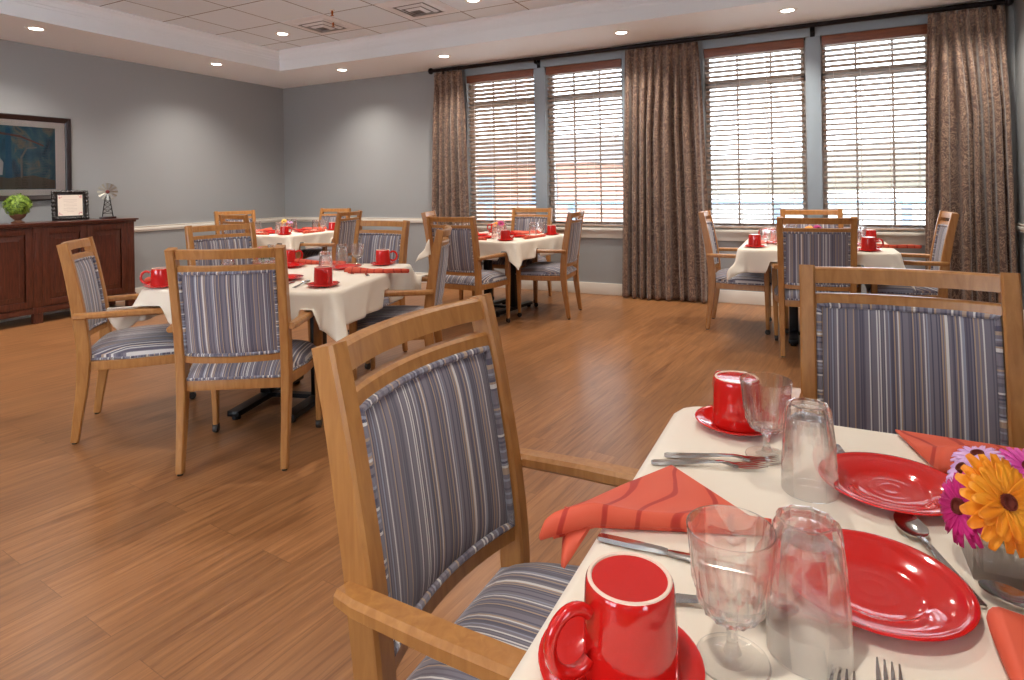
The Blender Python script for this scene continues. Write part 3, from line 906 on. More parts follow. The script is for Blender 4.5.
def make_knife():
    r = empty('table_knife')
    strip('handle', [(0, .005, .003, .003), (.004, .0085, .003, .004), (.04, .009, .003, .0042), (.085, .0065, .003, .004), (.092, .0055, .003, .0035)], M_steel, r)
    strip('blade', [(.09, .005, .003, .002), (.1, .009, .003, .0012), (.15, .0098, .003, .001), (.19, .0095, .003, .001), (.21, .006, .003, .0008), (.216, .001, .003, .0005)], M_steel, r)
    return r
KNIFE = Kind(make_knife, 'knife', 'steel table knives')
def make_spoon():
    r = empty('spoon')
    strip('handle', HANDLE + [(.118, .0035, .0085, .0026), (.128, .004, .006, .0022)], M_steel, r)
    def f(sg):
        def g(u, v):
            a = 2 * pi * v; rr = u
            x = .152 + .027 * rr * cos(a); y = .0185 * rr * sin(a) * (1 - .12 * cos(a))
            return (x, y, .0022 + .0074 * rr * rr + (x - .152) * .13 + (.0016 if sg else 0))
        return g
    mb = MB(); mb.grid(f(0), 8, 28); mb.grid(f(1), 8, 28)
    mb.grid(lambda u, v: (.152 + .027 * cos(2 * pi * v), .0185 * sin(2 * pi * v) * (1 - .12 * cos(2 * pi * v)), .0096 + .027 * cos(2 * pi * v) * .13 + .0016 * u), 1, 28)
    mb.build('bowl', M_steel, r, auto=60)
    return r
SPOON = Kind(make_spoon, 'spoon', 'steel teaspoons')

# ------------------------------------------------------------------ napkins
def napkin_mesh(A, B, C, h=.03, droop=None, flap=None, seed=1):
    """a napkin folded to a triangle: rolled edge A-C, thin apex B; local coordinates"""
    rnd = random.Random(seed)
    A, B, C = Vector(A), Vector(B), Vector(C)
    def layer(mb, A, B, C, h, z0, th):
        nu, m = 26, 14; rings = []
        for i in range(nu + 1):
            u = i / nu; u2 = u ** 1.1
            P = A.lerp(C, u2); Q = B.lerp(C, u2)
            # round tip at A
            e = min(1.0, sqrt(max(0, 1 - (1 - min(1, u / .10)) ** 2)))
            hh = (h * (1 - .55 * u)) * (.35 + .65 * e)
            ring = []
            def zt(v):
                base = hh * (1 - v) ** 1.4 * (1 - .3 * sin(pi * v)) + th
                return base + .0035 * sin(7 * v + 9 * u) * (1 - v) * e
            for k in range(m + 1):
                v = 1 - k / m; p = P.lerp(Q, v); ring.append(Vector((p.x, p.y, z0 + zt(v))))
            # rounded fold
            D = (P - Q); D = D.normalized() if D.length > 1e-5 else Vector((0, 0, 0))
            zt0 = zt(0)
            for k in range(1, 6):
                t = pi / 2 - pi * k / 6
                p = P + D * (zt0 / 2 * cos(t)) * .8; ring.append(Vector((p.x, p.y, z0 + zt0 / 2 + zt0 / 2 * sin(t))))
            for k in range(m + 1):
                v = k / m; p = P.lerp(Q, v); ring.append(Vector((p.x, p.y, z0 + .0)))
            if droop:
                for p in ring:
                    p.z += droop(p)
            rings.append(ring)
        # shrink first/last ring slightly
        mb.sweep(rings)
    mb = MB()
    cen = (A + B + C) / 3
    layer(mb, A + (cen - A) * .10, B + (cen - B) * .03 + Vector((.012, 0, 0)), C + (cen - C) * .02, h * .25, 0, .004)
    layer(mb, A, B, C, h, .0062, .0035)
    if flap:
        rows = []
        P0, P1, P2 = [Vector(p) for p in flap]      # tip, inner edge a, inner edge b
        n = 8
        for i in range(n + 1):
            t = i / n
            a = P0.lerp(P1, t); b = P0.lerp(P2, t)
            w_ = .006 + .004 * sin(pi * t)
            a = P0.lerp(P1, max(t, .12)); b = P0.lerp(P2, max(t, .12))
            row = []
            for k in range(7):
                q = a.lerp(b, k / 6); row.append(q + Vector((0, 0, w_ * (.4 + sin(pi * k / 6)))))
            for k in range(6, -1, -1):
                q = a.lerp(b, k / 6); row.append(q - Vector((0, 0, .003)))
            rows.append(row)
        mb.sweep(rows)
    return mb.mesh('napkin')
def napkin_at(A, B, C, label, h=.03, droop=None, flap=None, seed=1, rolls=False):
    cx = (A[0] + B[0] + C[0]) / 3; cy = (A[1] + B[1] + C[1]) / 3
    L = lambda p: (p[0] - cx, p[1] - cy, 0)
    fl = [(p[0] - cx, p[1] - cy, p[2]) for p in flap] if flap else None
    dr = (lambda p: droop(p.x + cx, p.y + cy)) if droop else None
    o = link('napkin', napkin_mesh(L(A), L(B), L(C), h, dr, fl, seed), M_napkin, auto=60)
    o.location = (cx, cy, TZ + .001)
    return tag(o, label, 'napkin', 'folded coral napkins')
def make_napkin():
    return link('napkin', napkin_mesh((-.19, -.04, 0), (-.03, .10, 0), (.19, -.045, 0), .026), M_napkin, auto=60)
NAPKIN = Kind(make_napkin, 'napkin', 'folded coral napkins')

# ------------------------------------------------------------------ flowers
def flower_parts(root, mp, R_, n, layers, stem, wide=.26, eye=.22):
    """head faces local +Z at the origin; stem: list of local points"""
    mb = MB(); rnd = random.Random(int(R_ * 1e5) + n)
    for L in range(layers):
        for k in range(n):
            a = 2 * pi * (k + .5 * L) / n + rnd.uniform(-.05, .05); ln = R_ * (1 - .2 * L) * rnd.uniform(.92, 1.04); wd = R_ * wide * (1 - .1 * L)
            lift = .10 + .16 * L + rnd.uniform(-.05, .05)
            def f(u, v, a=a, ln=ln, wd=wd, lift=lift):
                s_ = .12 + .88 * u; t = 2 * v - 1
                wv = wd * sin(pi * min(.97, .14 + .81 * u)) ** .42
                x = ln * s_; y = wv * t * .5 ; z = ln * (lift * s_ - .22 * s_ * s_) + .05 * ln * t * t
                return (x * cos(a) - y * sin(a), x * sin(a) + y * cos(a), z + .0012 * L)
            mb.grid(f, 6, 4)
    p = mb.build('petals', mp, root, auto=80)
    md = p.modifiers.new('thick', 'SOLIDIFY'); md.thickness = .0008
    c = MB(); e = R_ * eye
    c.lathe([(0, .004), (e * .35, .0055), (e * .7, .0075), (e, .005), (e * 1.05, .001), (e * .8, -.004), (0, -.005)], 22)
    for k in range(26):
        a = 2 * pi * k / 26; c.box((-.0009, -.0009, 0), (.0009, .0009, .0045), Matrix.Translation((e * .85 * cos(a), e * .85 * sin(a), .005)))
    c.build('flower_centre', M_eye, root)
    MB().tube(stem, .0022, 8).build('stem', M_stemg, root)
def flower(name, loc, nrm, mp, R_, n, layers, foot, label, cat='flower', grp='flowers in the close-up vase', wide=.26, eye=.22):
    root = empty(name, loc)
    q = Vector(nrm).normalized().to_track_quat('Z', 'Y'); root.rotation_mode = 'QUATERNION'; root.rotation_quaternion = q
    Minv = q.to_matrix().inverted()
    d = Minv @ (Vector(foot) - Vector(loc)); back = Vector((0, 0, -.02))
    pts = [Vector((0, 0, -.003)), back * .6]
    for k in range(1, 8):
        t = k / 7; pts.append(back.lerp(d, t) * (1) )
    flower_parts(root, mp, R_, n, layers, pts, wide, eye)
    return tag(root, label, cat, grp)
def make_vase():
    r = empty('square_vase')
    mb = MB(); o, i_, h, t = .05, .0435, .078, .012
    def sq(s_, z, b=.004):
        return [(s_, -s_ + b, z), (s_, s_ - b, z), (s_ - b, s_, z), (-s_ + b, s_, z), (-s_, s_ - b, z), (-s_, -s_ + b, z), (-s_ + b, -s_, z), (s_ - b, -s_, z)]
    mb.sweep([sq(i_ * .3, t), sq(i_, t), sq(i_, h - .001), sq(o - .002, h), sq(o, h - .002), sq(o, .002), sq(o - .002, 0), sq(o * .3, 0)])
    mb.build('vase_glass', M_vase, r, auto=20)
    return r
VASE = Kind(make_vase, 'vase', 'square glass flower vases')

# ------------------------------------------------------------------ the close-up table's settings
mz = TZ + .0045
def mugset(x, y, handle, lab, lab2, dx=0.0):
    SAUCER.put((x, y, TZ), 0, lab2)
    MUG.put((x + dx, y, TZ + .0066), R(handle), lab)
mugset(-.180, .575, 231, 'big upside-down red mug with round handle, in front of the coral napkin', 'red saucer under the big mug in front of the coral napkin', .011)
mugset(-.148, 1.262, 125, 'upside-down red mug at the far corner of the close-up table', 'red saucer at the rounded far corner of the close-up table')
GOBLET.put((-.083, .638, TZ + .0006), .3, 'stemmed cut glass between the big red mug and a tumbler')
GOBLET.put((-.086, 1.146, TZ + .0006), .1, 'stemmed cut glass in front of the far mug on the close-up table')
TUMBLER.put((-.015, .685, TZ + .0006), .2, 'upside-down tumbler in front, its rim beside the nearer red plate')
TUMBLER.put((-.018, 1.045, TZ + .0006), .5, 'upside-down tumbler beside the farther red plate of the close-up table')
PLATE.put((.050, .816, TZ), 0, 'red side plate closest to the camera, behind the fork tines')
PLATE.put((.094, 1.092, TZ), 0, 'red side plate between the spoon bowl and the farther coral napkin')
FORK.put((-.262, 1.035, TZ + .0005), R(17), 'steel fork lying next to the coral napkin apex')
FORK.put((-.248, 1.072, TZ + .0005), R(15), 'steel fork lying nearest the stemmed glass foot, second behind the napkin')
FORK.put((.002, .474, TZ + .0005), R(86), 'steel fork with tine tips showing left of its twin at the bottom edge')
FORK.put((.048, .502, TZ + .0005), R(88), 'steel fork with tine tips below the nearest red plate')
KNIFE.put((-.272, .782, TZ + .0005), R(3), 'steel knife between the overhanging napkin and the big red mug')
KNIFE.put((-.175, .704, TZ + .0005), R(30), 'steel knife seen behind the stemmed glass, under the other knife') if False else None
KNIFE.put((.022, 1.235, TZ + .0005), R(-76), 'steel knife pointing toward the farther plate, behind the far tumbler')
SPOON.put((.155, .833, TZ + .0012), R(109), 'steel teaspoon with its bowl between the two red plates')
SPOON.put((.335, .835, TZ + .0012), R(172), 'steel teaspoon reflecting the flowers in front of the square vase')
SPOON.put((-.20, .690, TZ + .0012), R(12), 'steel teaspoon seen through the foot of the stemmed glass, by the big mug')
def droop1(x, y):
    d = -.285 - x
    return -.35 * d if d > 0 else 0.0
napkin_at((-.352, .775), (-.225, 1.022), (-.062, .885), 'coral napkin overhanging the edge of the close-up table', .030, droop1,
          [(-.318, .758, -.044), (-.345, .842, -.003), (-.288, .802, .006)], 2)
napkin_at((.166, 1.186), (.124, 1.342), (.50, 1.325), 'coral napkin lying before the chair that faces the camera', .038, None, None, 3)
napkin_at((.162, .795), (.40, .80), (.158, .56), 'coral napkin rolled beside the nearest plate at the lower edge', .026, None, None, 4)
VASE.put((.209, .937, TZ), 0, 'square glass vase holding an orange gerbera on the close-up table')
VB = (.209, .937, TZ + .016)
flower('gerbera', (.183, .862, .834), (.5, -.66, .42), M_orange, .054, 20, 2, (.205, .95, TZ + .016), 'large orange gerbera in the square vase', wide=.30, eye=.17)
flower('daisy', (.152, .899, .803), (-.85, -.40, .30), M_magenta, .044, 19, 2, (.225, .93, TZ + .016), 'magenta daisy hanging below the orange gerbera')
flower('daisy', (.162, .938, .832), (-.70, -.15, .70), M_lilac, .031, 15, 2, (.195, .955, TZ + .016), 'pale lilac daisy behind the orange gerbera')
flower('daisy', (.232, .978, .832), (.25, -.5, .8), M_pinkp, .034, 19, 2, (.235, .955, TZ + .016), 'bright pink daisy behind the orange gerbera, at the picture edge')
flower('daisy', (.183, .978, .836), (-.25, -.1, .95), M_lilac, .034, 15, 2, (.205, .965, TZ + .016), 'second lilac daisy, tucked deeper behind the orange gerbera')

# ------------------------------------------------------------------ sideboard table
G = 'tableware on the sideboard table'
def T1(lx, ly):
    return (-2.70 + lx * cos(R(16)) - ly * sin(R(16)), 2.54 + lx * sin(R(16)) + ly * cos(R(16)))
def t1(kind, lx, ly, deg, label, dz=0.0):
    x, y = T1(lx, ly); kind.put((x, y, TZ + dz), R(deg), label)
mugset(*T1(-.45, -.475), 232, 'upside-down red mug at the table corner beside the sideboard-facing chair', 'red saucer at the table corner beside the sideboard-facing chair')
mugset(*T1(.395, -.377), 330, 'upside-down red mug just right of the square-on chair back', 'red saucer just right of the square-on chair back')
mugset(*T1(-.29, .45), 60, 'upside-down red mug beyond the square-on chair, below the corner table', 'red saucer beyond the square-on chair, below the corner table')
mugset(*T1(.365, .45), 38, 'upside-down red mug with handle toward the edge-on chair, sideboard table', 'red saucer toward the edge-on chair on the sideboard table')
t1(TUMBLER, .209, .002, 20, 'upside-down tumbler rising behind the mug beside the square-on chair')
t1(GOBLET, -.37, .42, 20, 'stemmed glass beside the mug beyond the square-on chair back')
t1(TUMBLER, .085, .45, 50, 'upside-down tumbler before the chair facing us at the sideboard table')
t1(GOBLET, .19, .46, 10, 'stemmed glass before the chair facing us at the sideboard table')
t1(PLATE, -.20, .31, 0, 'red side plate below the mug beyond the square-on chair back')
t1(PLATE, .071, -.199, 0, 'red side plate half hidden by the square-on chair post')
t1(PLATE, .195, .27, 0, 'red side plate in front of the tumbler, sideboard table')
t1(KNIFE, .20, -.47, 115, 'steel knife right of the square-on chair post', .0005)
t1(SPOON, .275, -.45, 112, 'steel teaspoon beside the knife by the square-on chair post', .0012)
t1(SPOON, .36, .03, 140, 'steel teaspoon beside the plate, before the coral napkin', .0012)
t1(FORK, .48, -.03, 140, 'steel fork lying in front of the coral napkin at the edge-on chair', .0005)
t1(NAPKIN, .475, .13, 22, 'coral napkin hanging over the table end by the edge-on chair', .001)
t1(NAPKIN, -.50, -.24, 53, 'coral napkin behind the corner mug nearest the sideboard', .001)
t1(NAPKIN, -.07, .49, 15, 'coral napkin beside the tumbler before the chair facing us, sideboard table', .001)
t1(NAPKIN, -.46, .14, 104, 'coral napkin on the sideboard table before the chair half hidden behind', .001)
t1(TUMBLER, -.36, -.07, 0, 'upside-down tumbler on the sideboard side of the sideboard table')
VASE.put((*T1(-.21, .06), TZ), R(16), 'square vase of magenta flowers on the sideboard table')
def spray(x, y, rz, cols, place, grp):
    offs = [(-.035, -.02), (.03, -.03), (0, .035), (.04, .025)]
    for k, (mm, nm) in enumerate(cols):
        ox, oy = offs[k]
        px, py = x + ox * cos(rz) - oy * sin(rz), y + ox * sin(rz) + oy * cos(rz)
        flower('gerbera' if nm == 'orange' else 'daisy', (px, py, TZ + .115 + .012 * (k % 2)), (.5 * ox / .04 + .25, .5 * oy / .04 - .5, .75), mm, .046 if nm == 'orange' else .038, 14, 2, (x, y, TZ + .016), '%s flower in the vase on the %s' % (FN[k] + ' ' + nm if [c[1] for c in cols].count(nm) > 1 else nm, place), 'flower', grp)
FN = ['lower', 'outer', 'upper', 'rear']
spray(*T1(-.21, .06), R(-40), [(M_magenta, 'magenta'), (M_pinkp, 'pink'), (M_lilac, 'lilac')], 'sideboard table', 'flowers in the sideboard table vase')

# ------------------------------------------------------------------ the three far tables
def setting(tx, ty, rot, side, table, where, skip=()):
    """side: direction (deg, table frame) from the middle to the sitter"""
    a = rot + R(side)
    ox, oy = cos(a), sin(a); rx, ry = -oy, ox             # outward and the sitter's right (facing inward)
    def P(fwd, right):
        k = .5 - fwd
        return (tx + ox * k + rx * right, ty + oy * k + ry * right)
    w_ = '%s on the %s' % (where, table)
    if 'mug' not in skip:
        x, y = P(.10, .33)
        SAUCER.put((x, y, TZ), 0, 'red saucer ' + w_); MUG.put((x, y, TZ + .0066), a + R(100), 'upside-down red mug ' + w_)
    if 'goblet' not in skip:
        x, y = P(.17, .24); GOBLET.put((x, y, TZ), a, 'stemmed glass ' + w_)
    if 'tumbler' not in skip:
        x, y = P(.21, .15); TUMBLER.put((x, y, TZ), a, 'upside-down tumbler ' + w_)
    if 'plate' not in skip:
        x, y = P(.27, 0); PLATE.put((x, y, TZ), 0, 'red side plate ' + w_)
    if 'napkin' not in skip:
        x, y = P(.11, -.04); NAPKIN.put((x, y, TZ + .001), a + pi / 2, 'folded coral napkin ' + w_)
for tx, ty, a, t, _, _ in TABLES[2:]:
    if t == 'table left of the wide curtain':
        wh = {270: 'on the open-floor side', 0: 'on the wide curtain side', 90: 'on the window side', 180: 'on the corner curtain side'}
    elif t == 'corner table':
        wh = {270: 'on the sideboard side', 0: 'on the side toward the windows', 90: 'by the window wall', 180: 'by the plain side wall'}
    else:
        wh = {270: 'on the open-floor side', 0: 'on the end curtain side', 90: 'on the window side', 180: 'on the wide curtain side'}
    for s_ in (270, 0, 90, 180):
        setting(tx, ty, a, s_, t, wh[s_], ('napkin',) if (t.startswith('table right') and s_ == 0) else ())
    VASE.put((tx, ty, TZ), a, 'square flower vase in the middle of the ' + t)
NAPKIN.put((.455, 5.12, TZ + .001), R(8), 'coral napkin poking out past the cloth edge toward the chair at the end curtain')
spray(-2.80, 5.28, 0, [(M_orange, 'orange'), (M_magenta, 'magenta'), (M_orange, 'orange')], 'table left of the wide curtain', 'flowers on the table left of the wide curtain')
spray(-.03, 5.20, 0, [(M_orange, 'orange'), (M_magenta, 'magenta'), (M_yellow, 'yellow')], 'table right of the wide curtain', 'flowers on the table right of the wide curtain')
spray(-5.60, 5.20, R(-40), [(M_pinkp, 'pink'), (M_yellow, 'yellow'), (M_lilac, 'lilac')], 'corner table', 'flowers on the corner table')

# ------------------------------------------------------------------ sideboard and what stands on it
sb = empty('sideboard', (XL + .02, 2.65, 0))
FX, HY, ZT = .40, 1.34, .945     # front of the case, half length, top
MB().box((0, -HY, .10), (FX, HY, .915)).build('case', M_mahog_dk, sb, smooth=False)
tp = MB(); tp.box((-.005, -HY - .03, .925), (FX + .045, HY + .03, ZT), bev=.006); tp.box((0, -HY - .014, .905), (FX + .028, HY + .014, .925), bev=.006); tp.build('top', M_mahog, sb)
ba = MB(); ba.box((0, -HY - .008, .095), (FX + .012, HY + .008, .15), bev=.006); ba.build('base_moulding', M_mahog, sb)
for y in (-HY + .04, -HY / 3 + .013, HY / 3 - .013, HY - .04):
    p = MB(); p.box((FX, y - .036, .15), (FX + .016, y + .036, .905), bev=.003); p.box((FX + .012, y - .02, .2), (FX + .02, y + .02, .86), bev=.003); p.build('pilaster', M_mahog, sb)
    p = MB(); p.box((FX - .05, y - .036, 0), (FX + .014, y + .036, .095), bev=.004); p.box((FX - .055, y - .042, .095), (FX + .022, y + .042, .15), bev=.004); p.build('foot', M_mahog, sb)
for y in (-HY + .05, HY - .05):
    MB().box((.02, y - .036, 0), (.08, y + .036, .095), bev=.004).build('foot', M_mahog, sb)
bays = [(-HY + .078, -HY / 3 - .025), (-HY / 3 + .051, HY / 3 - .051), (HY / 3 + .025, HY - .078)]
for a, b in bays:
    mid = (a + b) / 2
    for d0, d1 in ((a, mid - .002), (mid + .002, b)):
        d = MB(); z0, z1, s_ = .158, .898, .06
        d.box((FX - .004, d0, z0), (FX + .014, d0 + s_, z1), bev=.002); d.box((FX - .004, d1 - s_, z0), (FX + .014, d1, z1), bev=.002)
        d.box((FX - .004, d0 + s_, z0), (FX + .014, d1 - s_, z0 + s_), bev=.002); d.box((FX - .004, d0 + s_, z1 - s_), (FX + .014, d1 - s_, z1), bev=.002)
        dd = d.build('door', M_mahog, sb)
        q0, q1, w0, w1 = d0 + s_, d1 - s_, z0 + s_, z1 - s_
        rg = []
        for ins, x in ((0, FX), (.008, FX + .003), (.05, FX + .011), (.052, FX + .014), (.06, FX + .014)):
            rg.append([(x, q0 + ins, w0 + ins), (x, q1 - ins, w0 + ins), (x, q1 - ins, w1 - ins), (x, q0 + ins, w1 - ins)])
        MB().sweep(rg).build('raised_panel', M_mahog, dd, smooth=False)
tag(sb, 'long dark mahogany sideboard with raised panel doors against the wall', 'sideboard')

tz = ZT
pl = empty('topiary_plant', (-6.75, 3.023, tz))
MB().lathe([(0, 0), (.05, 0), (.054, .006), (.05, .012), (.03, .02), (.024, .03), (.04, .044), (.058, .062), (.064, .08), (.062, .084), (.056, .08), (.04, .066), (0, .064)], 28).build('urn', M_tan, pl)
lf = MB(); rnd = random.Random(4)
for k in range(620):
    z = rnd.uniform(-.8, 1); a = rnd.uniform(0, 2 * pi); q = sqrt(1 - z * z); rr = .105 * rnd.uniform(.82, 1.04)
    n_ = Vector((q * cos(a), q * sin(a), z)); c = n_ * rr + Vector((0, 0, .165))
    t1 = n_.orthogonal().normalized(); t1 = Matrix.Rotation(rnd.uniform(0, 6.28), 3, n_) @ t1; t2 = n_.cross(t1); l_ = rnd.uniform(.012, .02)
    up = n_ * l_ * rnd.uniform(.1, .7)
    vs = [lf.bm.verts.new(c + v) for v in (-t1 * l_, t2 * l_ * .55 + up * .6, t1 * l_ + up, -t2 * l_ * .55 + up * .6)]
    lf.bm.faces.new(vs)
lf.build('leaves', M_topiary, pl, smooth=False)
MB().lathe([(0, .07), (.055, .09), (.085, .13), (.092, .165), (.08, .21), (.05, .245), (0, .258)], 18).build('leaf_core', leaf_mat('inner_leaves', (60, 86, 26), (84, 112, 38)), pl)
tag(pl, 'round green topiary ball in a brown urn on the sideboard', 'plant')

cf = empty('photo_frame', (-6.77, 3.487, tz + .003)); cf.rotation_euler = (0, R(-7), R(-20))
hw_, hh_ = .152, .30
fr = MB()
for lo, hi in (((-.012, -hw_, .0), (.012, -hw_ + .05, hh_)), ((-.012, hw_ - .05, 0), (.012, hw_, hh_)), ((-.012, -hw_ + .05, 0), (.012, hw_ - .05, .045)), ((-.012, -hw_ + .05, hh_ - .045), (.012, hw_ - .05, hh_))):
    fr.box(lo, hi, bev=.004)
rnd = random.Random(2)
for k in range(56):       # carved scrolls round the border
    t = k / 56 * 4; e = int(t); f_ = t - e
    y, z = ((-hw_ + .02 + (2 * hw_ - .04) * f_, .02), (hw_ - .02, .02 + (hh_ - .04) * f_), (hw_ - .02 - (2 * hw_ - .04) * f_, hh_ - .02), (-hw_ + .02, hh_ - .02 - (hh_ - .04) * f_))[e]
    y *= 1.06; z = (z - hh_ / 2) * 1.05 + hh_ / 2
    rr = .010 + .010 * abs(sin(k * 1.7))
    fr.lathe([(0, -rr), (rr * .7, -rr * .7), (rr, 0), (rr * .7, rr * .7), (0, rr)], 10, Matrix.Translation((.01, y, max(z, rr))))
fr.build('carved_border', M_ornate, cf)
pp = MB().box((-.004, -hw_ + .045, .04), (.0095, hw_ - .045, hh_ - .04)).build('certificate', M_paper, cf, smooth=False)
de = MB(); rnd = random.Random(8)
for sy in (-1, 1):
    for sz in (-1, 1):
        for k in range(9):
            de.lathe([(0, 0), (.004, 0), (.004, .0008), (0, .0012)], 8, Matrix.Translation((.0095, sy * (.1 - .004 - rnd.random() * .028) , hh_ / 2 + sz * (.102 - rnd.random() * .03))) @ Matrix.Rotation(pi / 2, 4, 'Y'))
de.build('corner_flowers', M_pink, pp)
tl = MB()
for k in range(9):
    l_ = .03 + .03 * abs(sin(k * 2.1)); tl.box((.0095, -l_, .085 + .015 * k), (.0101, l_, .0875 + .015 * k))
tl.build('text_lines', M_grey, pp, smooth=False)
MB().box((-.09, -.012, 0.0), (-.08, .012, .008)).bar([(-.085, 0, .004), (-.012, 0, .2)], .03, .004, (0, 1, 0)).build('easel_back', M_ornate, cf)
tag(cf, 'ornate black carved frame holding a cream certificate on the sideboard', 'frame')

wm = empty('windmill_ornament', (-6.75, 3.835, tz)); wm.rotation_euler = (0, 0, R(-25))
MB().box((-.04, -.075, 0), (.04, .075, .022), bev=.003).build('base', M_mahog_dk, wm)
tw = MB()
for sx in (-1, 1):
    for sy in (-1, 1):
        tw.tube([(sx * .028, sy * .048, .02), (sx * .012, sy * .017, .25)], .003, 8)
for z in (.055, .1, .145, .19):
    k = (z - .02) / .23; x, y = .028 - .016 * k, .048 - .031 * k
    k2 = (z + .045 - .02) / .23; x2, y2 = .028 - .016 * k2, .048 - .031 * k2
    for sx in (-1, 1):
        tw.tube([(sx * x, -y, z), (sx * x, y, z)], .0022, 6); tw.tube([(sx * x, -y, z), (sx * x2, y2, z + .045)], .0016, 6); tw.tube([(sx * x, y, z), (sx * x2, -y2, z + .045)], .0016, 6)
    for sy in (-1, 1):
        tw.tube([(-x, sy * y, z), (x, sy * y, z)], .0022, 6)
tw.build('tower', M_iron, wm)
whl = MB(); hz = .285
for k in range(12):
    a = 2 * pi * k / 12
    Mx = Matrix.Translation((.035, 0, hz)) @ Matrix.Rotation(a, 4, 'X') @ Matrix.Rotation(R(24), 4, 'Z')
    vs = [whl.bm.verts.new(Mx @ Vector(p)) for p in ((-.0006, -.006, .022), (-.0006, .006, .022), (-.0006, .012, .092), (-.0006, -.012, .092), (.0006, -.006, .022), (.0006, .006, .022), (.0006, .012, .092), (.0006, -.012, .092))]
    for q in ((0, 1, 2, 3), (7, 6, 5, 4), (0, 4, 5, 1), (1, 5, 6, 2), (2, 6, 7, 3), (3, 7, 4, 0)):
        whl.bm.faces.new([vs[i] for i in q])
for rr in (.05, .086):
    whl.tube([(.033, rr * cos(2 * pi * k / 40), hz + rr * sin(2 * pi * k / 40)) for k in range(40)], .0013, 6, closed=True)
whl.build('wheel', M_galv, wm)
MB().lathe([(0, -.012), (.016, -.012), (.02, 0), (.016, .012), (0, .016)], 18, Matrix.Translation((.035, 0, hz)) @ Matrix.Rotation(pi / 2, 4, 'Y')).tube([(.03, 0, hz), (-.03, 0, hz), (-.03, 0, hz)], .005, 8).build('hub', M_rust, wm)
MB().box((-.012, -.006, .25), (.012, .006, hz)).build('head', M_iron, wm)
tag(wm, 'small metal windmill ornament at the end of the sideboard', 'ornament')

# ------------------------------------------------------------------ framed picture
pc = empty('framed_picture', (XL, 2.95, 1.575))
PW, PH, FW = .65, .425, .055
fr = MB()
pf = [(0, 0), (.012, 0), (.03, .006), (.034, .014), (.028, .03), (.022, .045), (.016, FW), (0, FW)]
rg = []
for sy, sz in ((-1, -1), (1, -1), (1, 1), (-1, 1)):
    rg.append([(x, sy * (PW - w_), sz * (PH - w_)) for x, w_ in pf])
fr.sweep(rg, closed=True); fr.build('frame', M_frame, pc, smooth=False)
MB().box((.002, -PW + FW - .005, -PH + FW - .005), (.010, PW - FW + .005, PH - FW + .005)).build('mount', M_mat, pc, smooth=False)
def paint_mat():
    m, nt, b = newmat('painting')
    tc = N(nt, 'ShaderNodeTexCoord'); mp = N(nt, 'ShaderNodeMapping'); mp.inputs['Scale'].default_value = (1, 3.0, 2.0)
    nt.links.new(tc.outputs['Object'], mp.inputs['Vector'])
    nz = N(nt, 'ShaderNodeTexNoise'); nz.inputs['Scale'].default_value = 2.2; nz.inputs['Detail'].default_value = 6; nz.inputs['Distortion'].default_value = 1.0
    nt.links.new(mp.outputs['Vector'], nz.inputs['Vector'])
    r = ramp(nt, [(0.3, lin((30, 62, 80))), (0.45, lin((44, 96, 120))), (0.55, lin((66, 112, 124))), (0.66, lin((130, 124, 108))), (0.75, lin((60, 98, 112)))])
    nt.links.new(nz.outputs['Fac'], r.inputs['Fac']); nt.links.new(r.outputs['Color'], b.inputs['Base Color'])
    b.inputs['Roughness'].default_value = 0.7
    return m
iw, ih = .505, .31
pa = MB().box((.009, -iw, -ih), (.0115, iw, ih)).build('painting', paint_mat(), pc, smooth=False)
def blob(name, pts, col):
    mb = MB(); mb.sweep([[(.0112, y, z) for y, z in pts], [(.0122, y, z) for y, z in pts]]); mb.build(name, mat(name + '_paint', col, .7), pa, smooth=False)
blob('blue_post', [(.07, -.2), (.13, -.2), (.12, .29), (.08, .29)], (30, 92, 124))
blob('dark_ground', [(-.5, -.305), (.5, -.305), (.5, -.22), (.3, -.17), (.1, -.2), (-.1, -.16), (-.5, -.19)], (96, 92, 80))
blob('white_shirt', [(-.03, -.16), (.05, -.17), (.06, -.05), (.03, .0), (-.02, -.01)], (186, 190, 196))
blob('arch', [(.20, -.2), (.22, -.2), (.215, .0), (.26, .09), (.34, .10), (.34, .115), (.25, .105), (.20, .01)], (120, 124, 124))
blob('red_beam', [(-.1, .24), (.2, .2), (.4, .12), (.4, .135), (.2, .22), (-.1, .26)], (120, 74, 66))
MB().box((.0145, -PW + FW - .004, -PH + FW - .004), (.0165, PW - FW + .004, PH - FW + .004)).build('glazing', M_pane, pc, smooth=False)
tag(pc, 'large dark-framed picture with white mount on the wall above the sideboard', 'picture')

# ------------------------------------------------------------------ outside the windows
struct(MB().box((-40, YW + .2, -.6), (30, 60, -.4)).build('ground_outside', mat('pale_paving', (165, 164, 158), .9), smooth=False))
bo = empty('building_outside', (-15.5, 24, -.4))
MB().box((-9, 0, 0), (7, 6, 2.6)).build('brick_walls', mat('pale_brick', (184, 134, 116), .9), bo, smooth=False)
MB().sweep([[(-9.4, -.4, 2.6), (-9.4, 6.4, 2.6), (-9.4, 3, 4.0)], [(7.4, -.4, 2.6), (7.4, 6.4, 2.6), (7.4, 3, 4.0)]]).build('roof', mat('grey_roof', (120, 116, 116), .9), bo, smooth=False)
for x in (-7, -4, -1, 2, 5):
    MB().box((x - .6, -.05, .9), (x + .6, .1, 2.2)).build('window', mat('dark_panes', (90, 100, 112), .2), bo, smooth=False)
tag(bo, 'brick building seen faintly through the blinds of the corner windows', 'building')
from mathutils import noise
hl = MB()
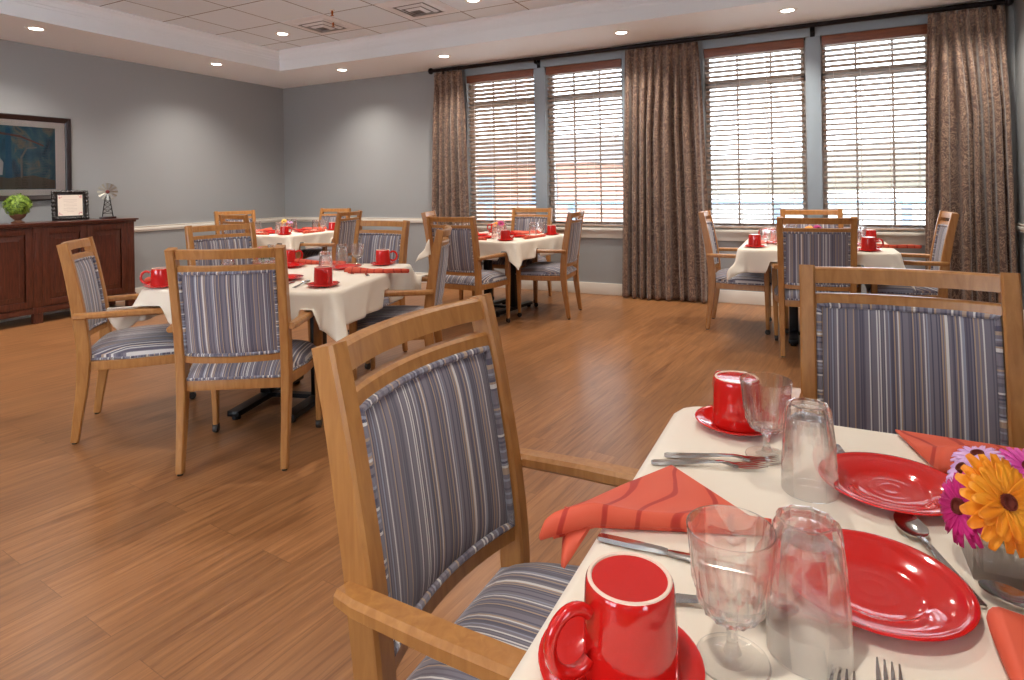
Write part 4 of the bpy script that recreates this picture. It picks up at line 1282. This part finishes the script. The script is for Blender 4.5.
def ridge(u, v):
    x = -60 + 110 * u
    return (x, 52 + 14 * v, -.4 + (4.6 + 1.2 * noise.noise(Vector((x * .09, 0, 0))) + .5 * noise.noise(Vector((x * .5, 3, v * 3)))) * sin(pi * min(1, v * .5 + .02)) ** .6)
hl.grid(ridge, 160, 8)
struct(hl.build('hill_outside', leaf_mat('hill_growth', (68, 62, 44), (84, 75, 54), .8)))
pr = empty('porch_railing_outside', (-2, YW + 2.6, -.4))
M_porch = mat('pale_blue_porch_paint', (128, 160, 188), .6)
for k in range(6):
    MB().box((-3 + 1.5 * k - .05, -.05, 0), (-3 + 1.5 * k + .05, .05, 1.35)).build('post', M_porch, pr, smooth=False)
for z in (.5, 1.3):
    MB().box((-3, -.03, z), (4.5, .03, z + .06)).build('handrail', M_porch, pr, smooth=False)
tag(pr, 'pale blue porch railing outside, seen faintly through the blinds', 'railing')

# ------------------------------------------------------------------ light
wd = bpy.data.worlds.new('daylight'); sc.world = wd; wd.use_nodes = True
bg = wd.node_tree.nodes['Background']; bg.inputs['Color'].default_value = (.80, .90, 1.0, 1); bg.inputs['Strength'].default_value = 4.4
# ------------------------------------------------------------------ camera
f, roll, yaw, ppy = 607.02, .0171, .4661, 187.68
cd = bpy.data.cameras.new('camera'); cam = bpy.data.objects.new('camera', cd); COL.objects.link(cam); sc.camera = cam
cd.sensor_fit = 'HORIZONTAL'; cd.sensor_width = 36.0; cd.lens = f / 1024 * 36.0
cd.shift_y = -(340 - ppy) / 1024
cd.clip_start = .02
rh = Vector((cos(yaw), sin(yaw), 0)); fh = Vector((-sin(yaw), cos(yaw), 0)); uz = Vector((0, 0, 1))
right = rh * cos(roll) - uz * sin(roll); up = rh * sin(roll) + uz * cos(roll)
cam.matrix_world = Matrix(((right.x, up.x, -fh.x, 0), (right.y, up.y, -fh.y, 0), (right.z, up.z, -fh.z, 1.2), (0, 0, 0, 1)))

vs = sc.view_settings
vs.view_transform = 'Standard'; vs.look = 'None'; vs.gamma = 1.0; vs.use_curve_mapping = False
vs.exposure = 1.35
sc.cycles.max_bounces = 10; sc.cycles.transparent_max_bounces = 16; sc.cycles.transmission_bounces = 10; sc.cycles.diffuse_bounces = 5
sc.cycles.sample_clamp_indirect = 4.0
